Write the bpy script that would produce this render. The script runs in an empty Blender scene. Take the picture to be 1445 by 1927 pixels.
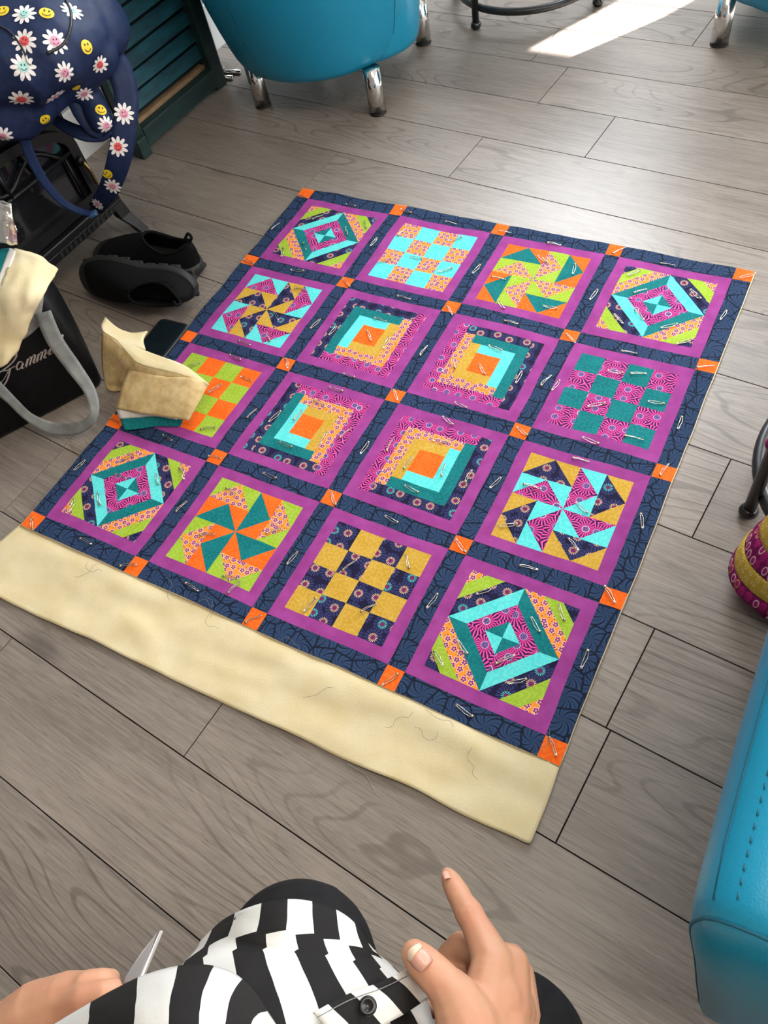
import bpy, bmesh, math, random
from mathutils import Vector, Matrix, noise
from mathutils.bvhtree import BVHTree
random.seed(7)
sc = bpy.context.scene
COL = sc.collection
# ---------------------------------------------------------------- camera
CAM = Vector((1.09884, -1.31142, 1.09839))
R_RIGHT = Vector((0.874603, 0.458087, -0.158827))
R_DOWN = Vector((0.308586, -0.778611, -0.546388))
R_FWD = Vector((-0.373958, 0.428861, -0.822334))
FPX = 1469.15                       # focal length in pixels of the 1445 x 1927 frame
cam = bpy.data.objects.new('camera', bpy.data.cameras.new('camera'))
COL.objects.link(cam)
cam.data.sensor_fit = 'HORIZONTAL'; cam.data.sensor_width = 36.0
cam.data.lens = 36.0 * FPX / 1445.0
cam.data.clip_start = 0.01
m = Matrix.Identity(4)
for r in range(3):
    m[r][0] = R_RIGHT[r]; m[r][1] = -R_DOWN[r]; m[r][2] = -R_FWD[r]; m[r][3] = CAM[r]
cam.matrix_world = m
sc.camera = cam
# ---------------------------------------------------------------- look
vs = sc.view_settings
vs.view_transform = 'Standard'; vs.look = 'None'; vs.gamma = 1.0; vs.use_curve_mapping = False
vs.exposure = 0.2
sc.cycles.use_denoising = True
sc.cycles.max_bounces = 6
sc.cycles.caustics_reflective = False; sc.cycles.caustics_refractive = False
# ---------------------------------------------------------------- room axes: e along the planks, n across them
TH = math.radians(-5.1)
EX = Vector((math.cos(TH), math.sin(TH), 0)); EN = Vector((-math.sin(TH), math.cos(TH), 0))
def rm(e, n, z=0.0): return EX * e + EN * n + Vector((0, 0, z))
E0, E1, N0, N1, ZC = -0.72, 2.75, -2.7, 2.25, 2.6
# ---------------------------------------------------------------- world and daylight
w = bpy.data.worlds.new('sky'); sc.world = w; w.use_nodes = True
w.node_tree.nodes['Background'].inputs[0].default_value = (0.80, 0.90, 1.0, 1)
w.node_tree.nodes['Background'].inputs[1].default_value = 1.2
def area(name, loc, aim, sx, sy, power, col):
    l = bpy.data.lights.new(name, 'AREA'); l.shape = 'RECTANGLE'; l.size = sx; l.size_y = sy
    l.energy = power; l.color = col
    o = bpy.data.objects.new(name, l); COL.objects.link(o); o.location = loc
    o.rotation_euler = (Vector(aim) - Vector(loc)).to_track_quat('-Z', 'Y').to_euler()
    return o
SUN_AZ = Vector((-0.47, -0.88, 0)).normalized()      # the way the sunlight travels over the floor
SUN_EL = math.radians(43)
sl = bpy.data.lights.new('sun', 'SUN'); sl.energy = 52.0; sl.angle = math.radians(0.6); sl.color = (1.0, 0.96, 0.9)
so = bpy.data.objects.new('sun', sl); COL.objects.link(so); so.location = (2, 4, 5)
so.rotation_euler = (SUN_AZ * math.cos(SUN_EL) + Vector((0, 0, -math.sin(SUN_EL)))).to_track_quat('-Z', 'Y').to_euler()
# daylight entering by the shop window and by the glazed side wall
area('shaded_window_daylight', rm(0.10, N1 - 0.03, 1.72), rm(0.6, 0.2, 0.2), 1.30, 1.35, 140, (0.86, 0.93, 1.0))
area('window_daylight', rm(2.05, N1 - 0.03, 0.76), rm(1.4, 0.2, 0.3), 1.1, 1.0, 70, (0.92, 0.96, 1.0))
area('side_window_daylight', rm(E1 - 0.03, 0.2, 1.45), rm(0.6, -0.3, 0.0), 2.2, 1.7, 45, (1.0, 0.98, 0.95))
area('added_fill_light', rm(1.5, -0.9, ZC - 0.06), rm(1.5, -0.9, 0), 1.2, 0.6, 19, (1.0, 0.88, 0.72))  # warm fill added from above, its source unseen
# ---------------------------------------------------------------- helpers
def at(u, v, z=0.0):
    d = R_RIGHT * ((u - 722.5) / FPX) + R_DOWN * ((v - 963.5) / FPX) + R_FWD
    return CAM + d * ((z - CAM.z) / d.z)
def dep(u, v, d):
    return CAM + (R_RIGHT * ((u - 722.5) / FPX) + R_DOWN * ((v - 963.5) / FPX) + R_FWD) * d
def link(name, me, mat=None, parent=None):
    o = bpy.data.objects.new(name, me); COL.objects.link(o)
    if mat is not None and me is not None and len(me.materials) == 0: me.materials.append(mat)
    if parent is not None: o.parent = parent
    return o
def tag(o, label=None, cat=None, group=None, kind=None):
    if label: o['label'] = label
    if cat: o['category'] = cat
    if group: o['group'] = group
    if kind: o['kind'] = kind
    return o
def empty(name, loc=(0, 0, 0), rz=0.0):
    o = bpy.data.objects.new(name, None); COL.objects.link(o); o.location = loc; o.rotation_euler = (0, 0, rz)
    o.empty_display_size = 0.05
    return o
def me_from(bm, name='mesh', smooth=True):
    bmesh.ops.recalc_face_normals(bm, faces=bm.faces)
    me = bpy.data.meshes.new(name); bm.to_mesh(me); bm.free()
    if smooth:
        for p in me.polygons: p.use_smooth = True
    return me
def pydata(verts, faces, smooth=True, name='mesh'):
    me = bpy.data.meshes.new(name); me.from_pydata([tuple(v) for v in verts], [], faces); me.update()
    if smooth:
        for p in me.polygons: p.use_smooth = True
    return me
def box_bm(bm, lo, hi, bev=0.0, mat4=None):
    r = bmesh.ops.create_cube(bm, size=1.0)
    vs_ = r['verts']; lo = Vector(lo); hi = Vector(hi); c = (lo + hi) / 2; s = hi - lo
    for v in vs_: v.co = Vector((v.co.x * s.x, v.co.y * s.y, v.co.z * s.z)) + c
    if bev > 0:
        ed = list({e for v in vs_ for e in v.link_edges})
        rr = bmesh.ops.bevel(bm, geom=ed, offset=bev, segments=2, affect='EDGES', profile=0.5)
        vs_ = list({v for f in rr['faces'] for v in f.verts} | {v for v in vs_ if v.is_valid})
    if mat4 is not None:
        for v in vs_: v.co = mat4 @ v.co
def box(lo, hi, bev=0.0, mat4=None, smooth=False):
    bm = bmesh.new(); box_bm(bm, lo, hi, bev, mat4); return me_from(bm, smooth=smooth)
def spline(pts, n):
    """Catmull-Rom through pts, n samples for each span"""
    P = [Vector(p) for p in pts]; P = [P[0] * 2 - P[1]] + P + [P[-1] * 2 - P[-2]]; out = []
    for i in range(1, len(P) - 2):
        a, b, c, d = P[i - 1:i + 3]
        for k in range(n):
            t = k / n
            out.append(0.5 * ((2 * b) + (c - a) * t + (2 * a - 5 * b + 4 * c - d) * t * t + (3 * b - a - 3 * c + d) * t ** 3))
    out.append(P[-2]); return out
def tube_bm(bm, path, rad, seg=10, closed=False, caps=True):
    path = [Vector(p) for p in path]; n = len(path); rings = []
    if not hasattr(rad, '__len__'): rad = [rad] * n
    up = None
    for i in range(n):
        if closed: t = (path[(i + 1) % n] - path[i - 1])
        else: t = path[min(i + 1, n - 1)] - path[max(i - 1, 0)]
        t.normalize()
        if up is None:
            up = t.orthogonal().normalized()
        else:
            up = (up - t * up.dot(t))
            up = up.normalized() if up.length > 1e-6 else t.orthogonal().normalized()
        s = t.cross(up)
        rings.append([bm.verts.new(path[i] + (up * math.cos(2 * math.pi * k / seg) + s * math.sin(2 * math.pi * k / seg)) * rad[i]) for k in range(seg)])
    for i in range(n if closed else n - 1):
        a = rings[i]; b = rings[(i + 1) % n]
        sh = 0
        if closed and i == n - 1:
            sh = min(range(seg), key=lambda q: sum((a[k].co - b[(k + q) % seg].co).length for k in range(seg)))
        for k in range(seg):
            bm.faces.new((a[k], a[(k + 1) % seg], b[(k + 1 + sh) % seg], b[(k + sh) % seg]))
    if caps and not closed:
        bm.faces.new(rings[0][::-1]); bm.faces.new(rings[-1])
def tube(path, rad, seg=10, closed=False):
    bm = bmesh.new(); tube_bm(bm, path, rad, seg, closed); return me_from(bm)
def lathe_bm(bm, prof, seg=28, c=(0, 0, 0)):
    c = Vector(c); rings = []
    for r_, z in prof:
        if r_ < 1e-6: rings.append([bm.verts.new(c + Vector((0, 0, z)))])
        else: rings.append([bm.verts.new(c + Vector((r_ * math.cos(2 * math.pi * k / seg), r_ * math.sin(2 * math.pi * k / seg), z))) for k in range(seg)])
    for a, b in zip(rings, rings[1:]):
        for k in range(seg):
            k2 = (k + 1) % seg
            if len(a) == 1 and len(b) == 1: continue
            if len(a) == 1: bm.faces.new((a[0], b[k], b[k2]))
            elif len(b) == 1: bm.faces.new((a[k], a[k2], b[0]))
            else: bm.faces.new((a[k], a[k2], b[k2], b[k]))
def lathe(prof, seg=28, c=(0, 0, 0)):
    bm = bmesh.new(); lathe_bm(bm, prof, seg, c); return me_from(bm)
def grid_me(rows, thick=0.0, uv=None, sub=0, closed_u=False):
    """rows: list of lists of points; thick > 0 gives it a solid body along the normals"""
    nr, nc = len(rows), len(rows[0])
    verts = [Vector(p) for r in rows for p in r]
    faces = []
    for i in range(nr - 1):
        for j in range(nc if closed_u else nc - 1):
            j2 = (j + 1) % nc
            faces.append((i * nc + j, i * nc + j2, (i + 1) * nc + j2, (i + 1) * nc + j))
    me = pydata(verts, faces)
    if uv:
        l = me.uv_layers.new(name='uv')
        for p in me.polygons:
            for li in p.loop_indices:
                vi = me.loops[li].vertex_index; i, j = divmod(vi, nc); l.data[li].uv = uv(i, j)
    if thick or sub:
        o = bpy.data.objects.new('tmp', me); COL.objects.link(o)
        if sub:
            md = o.modifiers.new('s', 'SUBSURF'); md.levels = sub; md.render_levels = sub
        if thick:
            md = o.modifiers.new('t', 'SOLIDIFY'); md.thickness = thick; md.offset = 0
        me2 = baked(o); bpy.data.objects.remove(o); return me2
    return me
def baked(o):
    dg = bpy.context.evaluated_depsgraph_get(); dg.update()
    me = bpy.data.meshes.new_from_object(o.evaluated_get(dg), depsgraph=dg)
    for p in me.polygons: p.use_smooth = True
    return me
def ribbon_rows(path, width_dirs, widths):
    rows = []
    for i, p in enumerate(path):
        d = width_dirs[i] if isinstance(width_dirs, list) else width_dirs
        w_ = widths[i] if isinstance(widths, list) else widths
        d = Vector(d).normalized()
        rows.append([Vector(p) + d * w_ * k for k in (-0.5, -0.25, 0, 0.25, 0.5)])
    return rows
def blob(prims, voxel, smooth=6, name='body'):
    """one continuous surface grown round tapered chains and balls: prim = [(point, radius), ...] or ('e', centre, (rx, ry, rz))"""
    bm = bmesh.new()
    def ball(c, r_, sub=None, sc_=None, rot=None):
        g = bmesh.ops.create_icosphere(bm, subdivisions=sub or (3 if r_ > .03 else 2), radius=1.0)
        for v in g['verts']:
            q = Vector((v.co.x * sc_[0], v.co.y * sc_[1], v.co.z * sc_[2])) if sc_ else v.co * r_
            if rot: q = rot @ q
            v.co = q + Vector(c)
    for p in prims:
        if p[0] == 'e':
            ball(p[1], 1, 3, p[2], p[3] if len(p) > 3 else None); continue
        for (a, ra), (b, rb) in zip(p, p[1:]):
            a = Vector(a); b = Vector(b); L = (b - a).length
            n = max(1, int(L / (min(ra, rb) * 0.3)))
            for k in range(n + 1):
                t = k / n; ball(a.lerp(b, t), ra + (rb - ra) * t)
    me = bpy.data.meshes.new(name); bm.to_mesh(me); bm.free()
    o = bpy.data.objects.new('tmp', me); COL.objects.link(o)
    md = o.modifiers.new('r', 'REMESH'); md.mode = 'VOXEL'; md.voxel_size = voxel
    if smooth:
        md = o.modifiers.new('s', 'SMOOTH'); md.iterations = smooth; md.factor = 0.5
    me2 = baked(o); bpy.data.objects.remove(o); bpy.data.meshes.remove(me)
    return me2
def join_me(mes, name='mesh'):
    bm = bmesh.new()
    for q in mes: bm.from_mesh(q)
    me = bpy.data.meshes.new(name); bm.to_mesh(me); bm.free()
    for p in me.polygons: p.use_smooth = True
    return me
# ================================================================ materials
class X:
    """tiny arithmetic on node sockets"""
    def __init__(s, nt, k): s.nt = nt; s.k = k
    def _m(s, op, *a):
        n = s.nt.nodes.new('ShaderNodeMath'); n.operation = op
        for i, q in enumerate((s,) + a):
            if isinstance(q, X): s.nt.links.new(q.k, n.inputs[i])
            else: n.inputs[i].default_value = float(q)
        return X(s.nt, n.outputs[0])
    def __add__(s, o): return s._m('ADD', o)
    def __sub__(s, o): return s._m('SUBTRACT', o)
    def __mul__(s, o): return s._m('MULTIPLY', o)
    def __truediv__(s, o): return s._m('DIVIDE', o)
    def sin(s): return s._m('SINE')
    def cos(s): return s._m('COSINE')
    def abs(s): return s._m('ABSOLUTE')
    def gt(s, o): return s._m('GREATER_THAN', o)
    def lt(s, o): return s._m('LESS_THAN', o)
    def mn(s, o): return s._m('MINIMUM', o)
    def mx(s, o): return s._m('MAXIMUM', o)
    def frac(s): return s._m('FRACT')
    def atan2(s, o): return s._m('ARCTAN2', o)
    def step(s, a, b):
        n = s.nt.nodes.new('ShaderNodeMapRange'); n.interpolation_type = 'SMOOTHSTEP'
        s.nt.links.new(s.k, n.inputs[0]); n.inputs[1].default_value = a; n.inputs[2].default_value = b
        return X(s.nt, n.outputs[0])
class Mat:
    def __init__(s, name, rough=0.6, metal=0.0, col=(0.5, 0.5, 0.5), spec=0.5):
        s.m = bpy.data.materials.new(name); s.m.use_nodes = True; s.nt = s.m.node_tree
        s.b = s.nt.nodes['Principled BSDF']; s.b.inputs['Roughness'].default_value = rough
        s.b.inputs['Metallic'].default_value = metal; s.b.inputs['Base Color'].default_value = (*col, 1)
        s.b.inputs['Specular IOR Level'].default_value = spec
    def new(s, t): return s.nt.nodes.new(t)
    def coord(s, which='Object'): return s.new('ShaderNodeTexCoord').outputs[which]
    def rnd(s): return X(s.nt, s.new('ShaderNodeObjectInfo').outputs['Random'])
    def vec(s, x, y, z=0.0):
        n = s.new('ShaderNodeCombineXYZ')
        for i, q in enumerate((x, y, z)):
            if isinstance(q, X): s.nt.links.new(q.k, n.inputs[i])
            else: n.inputs[i].default_value = q
        return n.outputs[0]
    def sep(s, v):
        n = s.new('ShaderNodeSeparateXYZ'); s.nt.links.new(v, n.inputs[0]); return [X(s.nt, q) for q in n.outputs]
    def scaled(s, v, k, off=None):
        n = s.new('ShaderNodeMapping'); s.nt.links.new(v, n.inputs[0])
        n.inputs['Scale'].default_value = k if hasattr(k, '__len__') else (k, k, k)
        if off is not None: s.nt.links.new(off, n.inputs['Location'])
        return n.outputs[0]
    def noise(s, v, scale=5.0, detail=3.0, rough=0.5, dist=0.0):
        n = s.new('ShaderNodeTexNoise'); s.nt.links.new(v, n.inputs['Vector'])
        n.inputs['Scale'].default_value = scale; n.inputs['Detail'].default_value = detail
        n.inputs['Roughness'].default_value = rough; n.inputs['Distortion'].default_value = dist
        return X(s.nt, n.outputs[0])
    def voro(s, v, rand=1.0, feature='F1', scale=1.0, dim='2D'):
        n = s.new('ShaderNodeTexVoronoi'); n.voronoi_dimensions = dim; n.feature = feature
        s.nt.links.new(v, n.inputs['Vector']); n.inputs['Scale'].default_value = scale
        n.inputs['Randomness'].default_value = rand; return n
    def mix(s, f, a, b):
        n = s.new('ShaderNodeMix'); n.data_type = 'RGBA'
        for i, q in ((0, f), (6, a), (7, b)):
            if isinstance(q, X): s.nt.links.new(q.k, n.inputs[i])
            elif hasattr(q, 'is_output'): s.nt.links.new(q, n.inputs[i])
            elif i == 0: n.inputs[i].default_value = q
            else: n.inputs[i].default_value = (*q, 1)
        return n.outputs[2]
    def color(s, k): s.nt.links.new(k, s.b.inputs['Base Color']); return s
    def rough(s, x): s.nt.links.new(x.k, s.b.inputs['Roughness']); return s
    def bump(s, h, strength=0.3, dist=0.001):
        n = s.new('ShaderNodeBump'); n.inputs['Strength'].default_value = strength; n.inputs['Distance'].default_value = dist
        s.nt.links.new(h.k, n.inputs['Height']); s.nt.links.new(n.outputs[0], s.b.inputs['Normal']); return s
    def polar(s, spacing, rand, kx=1.0, ky=1.0, wrap=False):
        """a lattice of motif centres: radius, angle and a random value for each motif"""
        r_ = s.rnd(); off = s.vec(r_ * 91.7, (r_ * 57.3).frac() * 83.1)
        co = s.coord()
        if wrap:
            x_, y_, z_ = s.sep(co); co = s.vec((y_.atan2(x_)) * 0.08, z_)
        v = s.scaled(co, (kx / spacing, ky / spacing, 1), off)
        n = s.voro(v, rand)
        d = s.new('ShaderNodeVectorMath'); d.operation = 'SUBTRACT'
        s.nt.links.new(v, d.inputs[0]); s.nt.links.new(n.outputs['Position'], d.inputs[1])
        x, y, _ = s.sep(d.outputs[0])
        cr = s.sep(n.outputs['Color'])[0]
        return X(s.nt, n.outputs['Distance']), y.atan2(x), cr, v
def plain(name, col, rough=0.6, metal=0.0, spec=0.5): return Mat(name, rough, metal, col, spec).m
def weave(M, k=900, st=0.25):
    h = M.noise(M.coord(), k, 2, 0.5); M.bump(h, st, 0.0006); return M
def fab_mottle(name, a, b, rough=0.9, scale=28):
    M = Mat(name, rough, spec=0.2); n = M.noise(M.coord(), scale, 5, 0.6)
    M.color(M.mix(n.step(0.3, 0.72), a, b)); return weave(M).m
def fab_tone(name, a, b):
    """tone-on-tone mandala print"""
    M = Mat(name, 0.88, spec=0.2); r_, t, c, v = M.polar(0.046, 0.55)
    ring = (r_ * 46.0).sin().gt(0.72); pet = ((t * 8.0).sin() * 0.09 + r_ * 1.0)
    line = (pet * 26.0).sin().gt(0.45).mx(ring * r_.lt(0.2)) * 0.55
    blot = M.noise(M.coord(), 45, 4, 0.6).step(0.25, 0.8)
    M.color(M.mix(line * 0.6 + blot * 0.4, a, b)); return weave(M).m
def fab_star(name):
    M = Mat(name, 0.88, spec=0.2); r_, t, c, v = M.polar(0.029, 0.35)
    ray = (t * 15.0).sin()
    base = M.mix((ray.gt(-0.55) * r_.lt(0.52) * r_.gt(0.24)), (0.010, 0.008, 0.035), (0.030, 0.034, 0.115))
    tip = M.mix(c.gt(0.78), (0.86, 0.55, 0.36), (0.10, 0.62, 0.60))
    base = M.mix(ray.gt(0.25) * r_.lt(0.26) * r_.gt(0.12), base, tip)
    dots = M.voro(M.scaled(v, 18), 0.6)
    core = M.mix(X(M.nt, dots.outputs['Distance']).lt(0.3), (0.10, 0.012, 0.07), (0.33, 0.03, 0.19))
    M.color(M.mix(r_.lt(0.135), base, core)); return weave(M).m
def fab_pink(name):
    M = Mat(name, 0.88, spec=0.2); r_, t, c, v = M.polar(0.030, 0.45)
    ray = (t * 19.0).sin(); ray2 = (t * 19.0 + 1.2).sin()
    col = M.mix(ray.gt(0.35 - 0.0) * 1.0, (0.030, 0.006, 0.055), (0.60, 0.030, 0.25))
    col = M.mix(ray.gt(-0.55) * r_.lt(0.42), col, (0.56, 0.018, 0.22))
    col = M.mix(ray2.gt(0.80) * r_.gt(0.2), col, (0.86, 0.16, 0.42))
    col = M.mix(r_.lt(0.20), col, M.mix(c.gt(0.8), (0.50, 0.42, 0.62), (0.90, 0.80, 0.72)))
    dots = M.voro(M.scaled(v, 16), 0.6)
    core = M.mix(X(M.nt, dots.outputs['Distance']).lt(0.36), (0.06, 0.025, 0.13), (0.27, 0.17, 0.42))
    M.color(M.mix(r_.lt(0.175), col, core)); return weave(M).m
def fab_flower(name):
    M = Mat(name, 0.88, spec=0.2); r_, t, c, v = M.polar(0.0125, 0.5)
    rr = r_ - (t * 5.0).cos() * 0.075
    col = M.mix(rr.lt(0.40), (0.82, 0.27, 0.030), (0.90, 0.55, 0.48))
    col = M.mix(rr.lt(0.31), col, (0.20, 0.028, 0.19))
    col = M.mix(r_.lt(0.12), col, (0.75, 0.30, 0.16))
    dot = M.voro(M.scaled(v, 1.7), 0.9)
    M.color(M.mix(X(M.nt, dot.outputs['Distance']).lt(0.15) * rr.gt(0.42), col, (0.22, 0.05, 0.10))); return weave(M).m
def fab_leaf(name):
    M = Mat(name, 0.88, spec=0.2); r_, t, c, v = M.polar(0.034, 0.55)
    pet = (t * 3.5 + r_ * 5.0).sin().abs()
    ed = X(M.nt, M.voro(v, 0.55, 'DISTANCE_TO_EDGE').outputs['Distance'])
    f_ = pet.step(0.16, 0.40) * ed.step(0.02, 0.06)
    vein = (pet.gt(0.975) * r_.gt(0.1)) * 0.5
    col = M.mix(f_, (0.0055, 0.0085, 0.021), (0.024, 0.050, 0.115))
    M.color(M.mix(vein, col, (0.007, 0.012, 0.03))); return weave(M).m
F = dict(
    purple=fab_mottle('purple_cotton', (0.265, 0.036, 0.205), (0.335, 0.055, 0.262)),
    sash=fab_leaf('navy_leaf_print'), navy=fab_star('navy_starburst_print'), pink=fab_pink('magenta_starburst_print'),
    flower=fab_flower('orange_flower_print'),
    teal=fab_tone('teal_mandala_print', (0.002, 0.130, 0.140), (0.012, 0.235, 0.235)),
    aqua=fab_tone('aqua_mandala_print', (0.075, 0.60, 0.585), (0.19, 0.74, 0.71)),
    lime=fab_tone('lime_mandala_print', (0.275, 0.42, 0.018), (0.43, 0.57, 0.09)),
    orange=fab_tone('orange_mandala_print', (0.83, 0.105, 0.004), (0.90, 0.20, 0.03)),
    mustard=fab_tone('mustard_mandala_print', (0.50, 0.285, 0.022), (0.66, 0.43, 0.10)))
def mk_batting():
    M = Mat('cream_batting', 0.95, spec=0.1)
    a = M.noise(M.coord(), 16, 4, 0.6); b = M.noise(M.coord(), 300, 3, 0.7)
    c = M.mix(a.step(0.25, 0.75), (0.66, 0.54, 0.30), (0.72, 0.615, 0.40))
    M.color(M.mix(b.step(0.58, 0.75) * 0.35, c, (0.60, 0.48, 0.25)))
    return M.bump(M.noise(M.coord(), 500, 4, 0.7), 0.5, 0.0012).m
BATT = mk_batting()
BATT_SHADED = fab_mottle('shaded_cream_batting', (0.50, 0.345, 0.145), (0.65, 0.49, 0.26), 0.95, 60)  # the cream batting again, coloured tan for folds that catch less light
WHITE_FAB = fab_mottle('white_fabric', (0.62, 0.58, 0.51), (0.70, 0.66, 0.60))
DARK_LINING = plain('seam_shadow_lining', (0.03, 0.016, 0.03), 0.95, spec=0.1)  # dark under-sheet whose colour stands in for shade in the seam grooves
def mk_wood():
    M = Mat('grey_oak_laminate', 0.4, spec=0.5)
    r_ = M.rnd(); off = M.vec(r_ * 47.0, (r_ * 31.7).frac() * 29.0, r_ * 13.0)
    v = M.scaled(M.coord(), (1, 1, 1), off)
    big = M.noise(M.scaled(v, (1.5, 8, 1)), 1.0, 1.2, 0.4)
    cath = (big * 150.0).sin().step(0.7, 1.0)
    zone = M.noise(M.scaled(v, (1.0, 3.0, 1)), 1.3, 2).step(0.45, 0.62)
    fib = M.noise(M.scaled(v, (14, 300, 1)), 1.0, 4, 0.65)
    fib2 = M.noise(M.scaled(v, (5, 75, 1)), 1.0, 4, 0.6)
    tone = M.noise(M.scaled(v, (1.5, 7, 1)), 1.0, 3)
    g = fib * 0.50 + fib2 * 0.22 + tone * 0.28 - cath * (zone * 0.16 + 0.01) + 0.02
    col = M.mix(g.step(0.28, 0.76), (0.146, 0.118, 0.097), (0.318, 0.270, 0.230))
    pores = M.noise(M.scaled(v, (30, 620, 1)), 1.0, 2).gt(0.67)
    col = M.mix(pores * 0.45, col, (0.06, 0.048, 0.04))
    kn = M.voro(M.scaled(v, (2.2, 5.0, 1)), 1.0)
    kd = X(M.nt, kn.outputs['Distance']) + M.noise(v, 30, 3) * 0.06 - 0.03
    keep = M.sep(kn.outputs['Color'])[1].gt(0.72)
    col = M.mix(keep * (1.0 * 1) * (kd.step(0.16, 0.03)) * 0.55, col, (0.055, 0.044, 0.038))
    tint = M.mix(r_, (0.93, 0.93, 0.93), (1.08, 1.07, 1.06))
    mu = M.new('ShaderNodeMix'); mu.data_type = 'RGBA'; mu.blend_type = 'MULTIPLY'; mu.inputs[0].default_value = 1.0
    M.nt.links.new(col, mu.inputs[6]); M.nt.links.new(tint, mu.inputs[7])
    M.color(mu.outputs[2]); M.rough(fib * 0.16 + 0.30)
    return M.bump(fib * 0.6 + fib2 * 0.4, 0.18, 0.001).m
WOOD = mk_wood()
SEAM = plain('dark_joint', (0.02, 0.016, 0.013), 0.9)
def mk_leather(name, a, b):
    M = Mat(name, 0.38, spec=0.5); n = M.noise(M.coord(), 9, 3)
    M.color(M.mix(n, a, b)); ed = X(M.nt, M.voro(M.coord(), 1.0, 'DISTANCE_TO_EDGE', 420, '3D').outputs['Distance'])
    return M.bump(ed.step(0.0, 0.25), 0.10, 0.0006).m
LEATHER = mk_leather('turquoise_leatherette', (0.001, 0.225, 0.385), (0.004, 0.265, 0.440))
STITCH = plain('turquoise_thread', (0.004, 0.12, 0.20), 0.7)
CHROME = Mat('chrome', 0.13, 1.0, (0.72, 0.70, 0.68)).m
STEEL = Mat('nickel_wire', 0.25, 1.0, (0.62, 0.58, 0.50)).m
STEEL_DK = Mat('aged_brass_wire', 0.3, 1.0, (0.42, 0.34, 0.22)).m
BLACK_METAL = plain('black_powder_coat', (0.010, 0.011, 0.012), 0.38)
BLACK_RUB = plain('black_rubber', (0.012, 0.012, 0.012), 0.55)
WALLP = plain('white_wall_paint', (0.66, 0.64, 0.60), 0.8)
# ================================================================ the room
floor = link('floor', box((E0 - .1, N0 - .1, -0.03), (E1 + .1, N1 + .1, -0.009)), SEAM)
floor.rotation_euler = (0, 0, TH); tag(floor, kind='structure')
PW, PL, NB = 0.170, 1.135, -0.843
JOINT = {-3: .230, -2: .628, -1: .007, 2: -.01, 5: -.027, 6: .291, 7: .553, 9: .245, 10: .606}
pcache = {}
def plank_me(L, W):
    k = (round(L, 3), round(W, 3))
    if k not in pcache:
        g = 0.0009; b = 0.0004; x, y = L / 2 - g, W / 2 - g
        V = [(-x + b, -y + b, 0), (x - b, -y + b, 0), (x - b, y - b, 0), (-x + b, y - b, 0)]
        V += [(-x, -y, -b), (x, -y, -b), (x, y, -b), (-x, y, -b)] + [(-x, -y, -.009), (x, -y, -.009), (x, y, -.009), (-x, y, -.009)]
        Fc = [(0, 1, 2, 3)]
        for a in (0, 4):
            for i in range(4): Fc.append((a + i, a + 4 + i, a + 4 + (i + 1) % 4, a + (i + 1) % 4))
        me = pydata(V, [f[::-1] if i else f for i, f in enumerate(Fc)], smooth=False, name='floor_plank'); me.materials.append(WOOD)
        bm = bmesh.new(); bm.from_mesh(me); bmesh.ops.recalc_face_normals(bm, faces=bm.faces); bm.to_mesh(me); bm.free()
        pcache[k] = me
    return pcache[k]
for k in range(-11, 19):
    n0, n1 = NB + PW * k, NB + PW * (k + 1)
    n0, n1 = max(n0, N0), min(n1, N1)
    if n1 - n0 < 0.02: continue
    j = JOINT.get(k, (k * 0.4137 * PL) % PL)
    x = j - PL * math.ceil((j - E0) / PL)
    while x < E1:
        a, b = max(x, E0), min(x + PL, E1)
        if b - a > 0.03:
            o = link('floor_plank', plank_me(b - a, n1 - n0), None, floor)
            o.location = ((a + b) / 2, (n0 + n1) / 2, 0)
        x += PL
def struct(name, lo, hi, mat=WALLP):
    o = link(name, box(lo, hi), mat); o.rotation_euler = (0, 0, TH); return tag(o, kind='structure')
T = 0.12
struct('wall_left', (E0 - T, N0 - T, -.01), (E0, N1 + T, ZC), plain('grey_wall_paint', (0.30, 0.30, 0.30), 0.8))
struct('wall_front', (E0, N0 - T, -.01), (E1, N0, ZC), plain('taupe_wall_paint', (0.28, 0.25, 0.22), 0.8))
struct('ceiling', (E0 - T, N0 - T, ZC), (E1 + T, N1 + T, ZC + .1))
BASEB = plain('white_gloss_paint', (0.72, 0.70, 0.67), 0.4)
struct('baseboard_left', (E0, N0, 0), (E0 + .016, N1, .12), BASEB)
struct('baseboard_front', (E0 + .016, N0, 0), (E1, N0 + .016, .12), BASEB)
GLASS = bpy.data.materials.new('window_glass'); GLASS.use_nodes = True
nt = GLASS.node_tree; nt.nodes.clear()
o_ = nt.nodes.new('ShaderNodeOutputMaterial'); mx_ = nt.nodes.new('ShaderNodeMixShader'); tr = nt.nodes.new('ShaderNodeBsdfTransparent'); gl = nt.nodes.new('ShaderNodeBsdfGlossy')
gl.inputs['Roughness'].default_value = 0.02; mx_.inputs[0].default_value = 0.06
nt.links.new(tr.outputs[0], mx_.inputs[1]); nt.links.new(gl.outputs[0], mx_.inputs[2]); nt.links.new(mx_.outputs[0], o_.inputs[0])
FRAME_M = plain('anthracite_frame', (0.03, 0.032, 0.035), 0.45)
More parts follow.
